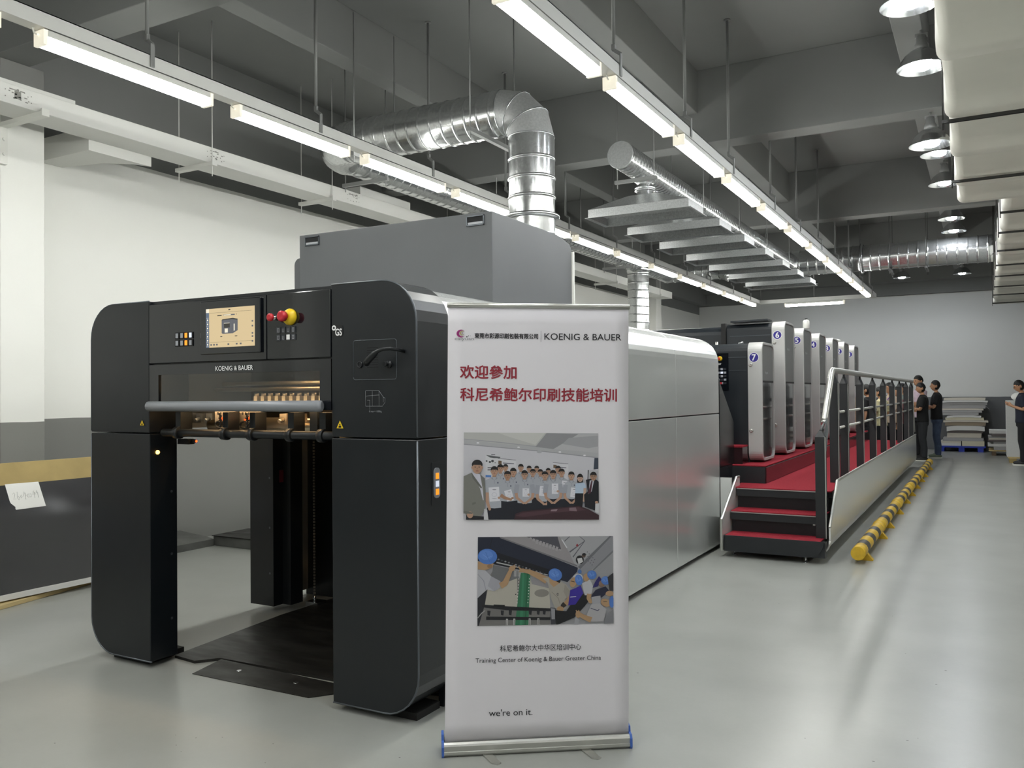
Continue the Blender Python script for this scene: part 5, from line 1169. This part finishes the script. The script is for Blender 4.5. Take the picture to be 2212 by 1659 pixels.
def person(label, loc, rz, H, shirt, trouser, shoe=None, pose='crossed', hyaw=0., hpit=0., group=None, glasses=False, lanyard=None, short=True, stance=.1, hairlen=0, watch=False, phone=False):
    t = thing('person', label, 'person', loc, rz, group); k = H/1.72
    J = {}
    v = []; rd = []; ed = []
    def N(p, r, par=None):
        v.append((p[0]*k, p[1]*k, p[2]*k)); rd.append(r*k)
        if par is not None: ed.append((par, len(v)-1))
        return len(v)-1
    pel = N((0, 0, .93), .10); wa = N((0, 0, 1.08), .095, pel); chs = N((0, .0, 1.27), .10, wa); nb = N((0, .01, 1.42), .06, chs); nt_ = N((0, -.012, 1.525), .052, nb)
    arms = {}
    for s in (-1, 1):
        hp_ = N((s*.08, 0, .88), .08, pel); kn = N((s*(stance*.95), -.02, .49), .055, hp_); an = N((s*stance, .02, .09), .04, kn); N((s*(stance+.01), -.12, .035), .03, an)
        sh_ = N((s*.165, .005, 1.385), .05, chs)
        if pose == 'down': E, Wr, D = (s*.225, .04, 1.11), (s*.235, -.03, .87), Vector((0, -.12, -1))
        elif pose == 'hold': E, Wr, D = (s*.22, .03, 1.12), (s*.08, -.18, 1.2), Vector((-s*.5, -.7, .4))
        elif pose == 'clasp': E, Wr, D = (s*.23, .02, 1.12), (s*.09, -.19, .97), Vector((-s*.8, -.3, -.5))
        else: E, Wr, D = (s*.235, -.07, 1.13), (-s*.035, -.185-.025*(s > 0), 1.14+.035*s), Vector((-s*1, .25, .12))
        D.normalize()
        e = N(E, .04, sh_); w = N(Wr, .026, e); arms[s] = (Vector((s*.165, .005, 1.385)), Vector(E), Vector(Wr))
        pm = Vector(Wr)+D*.05; pi_ = N(pm, .028, w)
        side = Vector((0, 0, 1)) if abs(D.z) < .7 else Vector((0, 1, 0))
        cu_ = D.cross(side).normalized()*(1 if s > 0 else -1)
        for q, (of, ln) in enumerate(((.027, .075), (.009, .083), (-.009, .078), (-.026, .062))):
            a = pm+D*.035+side*of; b_ = a+D*ln*.5+cu_*.008*-s*0; c_ = b_+D*ln*.42+Vector((0, .018, 0)) if pose == 'crossed' else b_+D*ln*.42+Vector((-s*.012, -.006, 0))
            ia = N(a, .0105, pi_); ib = N(b_, .0092, ia); N(c_, .0075, ib)
        th = pm+side*.03*(1 if True else 0)-D*.01; it = N(th+side*.012, .011, pi_); N(th+side*.028+D*.03, .009, it)
    bm_ = skinned(v, rd, ed)
    mb = MB(); mb.v = [tuple(q.co) for q in bm_.vertices]; mb.f = [tuple(q.vertices) for q in bm_.polygons]; mb.m = [0]*len(mb.f); mb.s = [True]*len(mb.f)
    # head
    hc = Vector((0, -.022, 1.615)); RM = Matrix.Rotation(hyaw, 3, 'Z') @ Matrix.Rotation(hpit, 3, 'X'); nk = Vector((0, .0, 1.53))
    def HT(q): p_ = nk+RM @ (Vector(q)-nk); return (p_.x*k, p_.y*k, p_.z*k)
    def shape(q):
        x, y, z = q; d = (hc.z-z)/.115
        if d > 0: x *= 1-.30*d*d; y = hc.y+(y-hc.y)*(1-.10*d*d)-(.012*d if y < hc.y else -.0)
        return HT((x, y, z))
    mb.ell(hc, .073, .094, .117, 20, 14, 0, shape)
    mb.ell((0, -.118, 1.603), .013, .018, .024, 10, 7, 0, HT)
    for s in (-1, 1):
        mb.ell((s*.073, .0, 1.605), .010, .02, .033, 8, 7, 0, HT)
        mb.ell((s*.031, -.103, 1.622), .013, .008, .006, 8, 6, 1, HT); mb.ell((s*.033, -.104, 1.642), .02, .008, .0045, 8, 6, 1, HT)
    mb.ell((0, -.107, 1.557), .023, .008, .007, 10, 6, 2, HT)
    body = mb.build('body', [m_skin, m_eye, m_lip], t, local=True, recalc=False)
    # hair
    h = MB()
    def hs_(q):
        x, y, z = q; lim = 1.665 if y < -.075 else (1.655 if y < -.03 else (1.63-.5*max(0, y+.0)-(.10 if hairlen else 0)))
        f = 1.0 if z > lim else .88
        return HT((x*f, hc.y+(y-hc.y)*f+.006, hc.z+(z-hc.z)*f))
    h.ell((0, hc.y, hc.z+.006), .082, .101, .126, 26, 20, 0, hs_); h.build('hair', m_hair, t, local=True, recalc=False)
    if glasses:
        g = MB()
        for s in (-1, 1): g.tube([HT((s*.033+.021*cos(a/10*2*pi), -.118, 1.62+.016*sin(a/10*2*pi))) for a in range(11)], .0028*k, 5); g.tube([HT((s*.055, -.116, 1.623)), HT((s*.076, -.02, 1.622))], .0025*k, 5)
        g.tube([HT((-.012, -.12, 1.622)), HT((.012, -.12, 1.622))], .0025*k, 5); g.build('glasses', m_eye, t, local=True)
    # shirt
    s_ = MB(); R = []
    for z, rx, ry, oy in ((.855, .178, .128, -.005), (.95, .172, .122, -.005), (1.08, .168, .118, -.008), (1.22, .178, .124, -.008), (1.32, .186, .122, 0), (1.385, .17, .105, .005), (1.425, .115, .085, .008), (1.455, .068, .062, .0), (1.47, .06, .055, -.002)):
        R.append([(rx*cos(2*pi*i/20)*k, (oy+ry*sin(2*pi*i/20))*k, z*k) for i in range(20)])
    s_.loft(R)
    for q in (-1, 1):
        a, b_, c_ = arms[q]; m_ = a.lerp(b_, .78)
        s_.tube([(a+Vector((-q*.05, 0, -.02)))*k, a*k, a.lerp(b_, .4)*k, m_*k], [.075*k, .07*k, .062*k, .062*k], 14)
        if not short: s_.tube([m_*k, b_*k, b_.lerp(c_, .5)*k, b_.lerp(c_, .92)*k], [.06*k, .052*k, .045*k, .04*k], 12)
    me = fused(s_, .013); me.materials.append(shirt); o = bpy.data.objects.new('shirt', me); COL.objects.link(o); o.parent = t
    # trousers
    s_ = MB(); R = []
    for z, rx, ry in ((.78, .165, .115), (.86, .168, .12), (.94, .16, .115), (.99, .152, .11)): R.append([(rx*cos(2*pi*i/20)*k, ry*sin(2*pi*i/20)*k, z*k) for i in range(20)])
    s_.loft(R)
    for q in (-1, 1): s_.tube([(q*.08*k, 0, .9*k), (q*.09*k, -.0, .72*k), (q*stance*.96*k, -.015*k, .49*k), (q*stance*k, .015*k, .28*k), (q*stance*k, .01*k, .075*k)], [.088*k, .09*k, .075*k, .068*k, .064*k], 14)
    me = fused(s_, .013); me.materials.append(trouser); o = bpy.data.objects.new('trousers', me); COL.objects.link(o); o.parent = t
    for q in (-1, 1):
        x = q*(stance+.004)*k
        u_ = MB().ell((x, -.045*k, .05*k), .047*k, .135*k, .052*k, 14, 9, 0, lambda p_: (p_[0], p_[1], max(.018, p_[2]*(1. if p_[1] > -.08 else .85))))
        u_.prism([(x-.048*k, .06*k), (x-.05*k, -.06*k), (x-.035*k, -.17*k), (x, -.187*k), (x+.035*k, -.17*k), (x+.05*k, -.06*k), (x+.048*k, .06*k), (x+.02*k, .092*k), (x-.02*k, .092*k)], 'z', 0, .026, 1)
        u_.build('shoe', [shoe or m_shoe, m_sole], t, local=True)
    if lanyard:
        l = MB().tube([(-.06*k, -.03*k, 1.46*k), (-.05*k, -.12*k, 1.38*k), (-.01*k, -.142*k, 1.2*k), (.01*k, -.142*k, 1.2*k), (.05*k, -.12*k, 1.38*k), (.06*k, -.03*k, 1.46*k)], .009*k, 6)
        l.build('lanyard', lanyard, t, local=True)
    if watch:
        a, b_, c_ = arms[1]; w_ = b_.lerp(c_, .86); MB().rev(w_*k, (c_-b_), [(-.012, .034), (.012, .032)], 14).build('wrist_watch', m_eye, t, local=True)
    if phone: MB().box(-.045*k, .045*k, -.28*k, -.21*k, 1.24*k, 1.25*k).build('phone', m_eye, t, local=True)
    return t
def cloth(n, c, nz=None): return M(n, c, .85, noise=nz, bump=(14, .25))
c_blk = cloth('black_tee', '17181a'); c_dk = cloth('charcoal_trousers', '303236'); c_jean = cloth('blue_jeans', '46536b', (9, .25)); c_bt = cloth('black_trousers', '16171b')
c_pink = cloth('pale_pink_shirt', 'c9b6c4', (20, .1)); c_navy = cloth('dark_navy_shirt', '1b2030'); c_cream = cloth('cream_tee', 'd8cfa4', (25, .2)); c_beige = cloth('beige_shirt', 'b9a796'); c_green = cloth('grey_green_tee', '77857f', (10, .2)); c_strip = cloth('striped_grey_shirt', '9a94a2', (30, .4)); c_mar = cloth('maroon_tee', '6d4448', (12, .3))
m_purple = M('purple_lanyard', '6a3aa0', .6)
L90 = -pi/2
person('man in black t-shirt and charcoal trousers, arms crossed, standing at the end of the railing', (-1.20, 20.72, 0), L90+.12, 1.70, c_blk, c_dk, m_shoe, 'crossed', .1, .18, watch=True)
person('man in black t-shirt and blue jeans, arms crossed, right of the man in charcoal trousers', (-.97, 21.7, 0), L90+.1, 1.755, c_blk, c_jean, m_shoeg, 'crossed', -.05, .02, stance=.12)
person('tall man in a pale pink shirt mostly hidden behind the two men in black t-shirts', (-1.29, 21.3, 0), L90+.5, 1.87, c_pink, c_bt, None, 'crossed', .15, .12)
person('man with glasses in a dark navy shirt at the right edge, looking down', (.66, 20.22, 0), L90, 1.73, c_navy, c_bt, None, 'hold', 0, .35, glasses=True, phone=True)
G = 'people watching at the far end behind the railing'
person('person in a striped grey shirt seen beside the unit numbered one', (-2.19, 17.86, 0), L90+.2, 1.66, c_strip, c_bt, None, 'down', 0, .1, G)
person('person in black t-shirt behind the second gap of the railing, nearer of two in black', (-2.06, 18.45, 0), L90-.3, 1.66, c_blk, c_bt, None, 'down', 0, .15, G)
person('balding person in black shirt behind the railing, farther of two in black', (-2.08, 19.0, 0), L90+.1, 1.63, c_blk, c_bt, None, 'down', .1, .1, G)
person('person in a cream t-shirt with hands together, behind the middle of the railing', (-1.93, 19.5, 0), L90-.5, 1.61, c_cream, c_bt, None, 'clasp', 0, .1, G)
person('person with glasses and a purple lanyard over a beige shirt behind the railing', (-1.80, 20.1, 0), L90+.9, 1.70, c_beige, c_bt, None, 'down', -.3, 0, G, True, m_purple)
person('person in a maroon and grey t-shirt behind the far pickets of the railing', (-1.68, 20.7, 0), L90+.6, 1.62, c_mar, c_bt, None, 'crossed', 0, .1, G)
person('person in a grey-green t-shirt behind the last gap of the railing', (-1.67, 21.9, 0), L90+.5, 1.70, c_green, c_bt, None, 'crossed', 0, .1, G)

# ---------------------------------------------------------------- spatters on the floor
sp_ = MB(); rr = random.Random(11)
for cx, cy, n, sd in ((-2.62, 2.13, 22, .10), (-2.45, 2.35, 14, .09), (-3.0, 2.75, 8, .3), (-1.6, 2.9, 10, .3), (-.6, 4.2, 14, .8), (-1.2, 6.5, 12, .9)):
    for i in range(n):
        x, y = rr.gauss(cx, sd), rr.gauss(cy, sd*.6); s_ = rr.uniform(.002, .007 if n > 10 else .005); a0 = rr.random()*6; el = rr.uniform(.5, 1)
        sp_.add([(x+s_*cos(a0+q*pi/4)*(1 if q % 2 else .8), y+s_*el*sin(a0+q*pi/4), .0006) for q in range(8)], [tuple(range(8))], 0 if n != 22 else 1)
o = sp_.build('floor_spatter', [M('dark_spatter', '5c5955', .5), M('brown_spatter', '66504a', .5)]); tag(o, 'small dark and brown spatters scattered on the grey floor', 'stain', None, 'stuff')
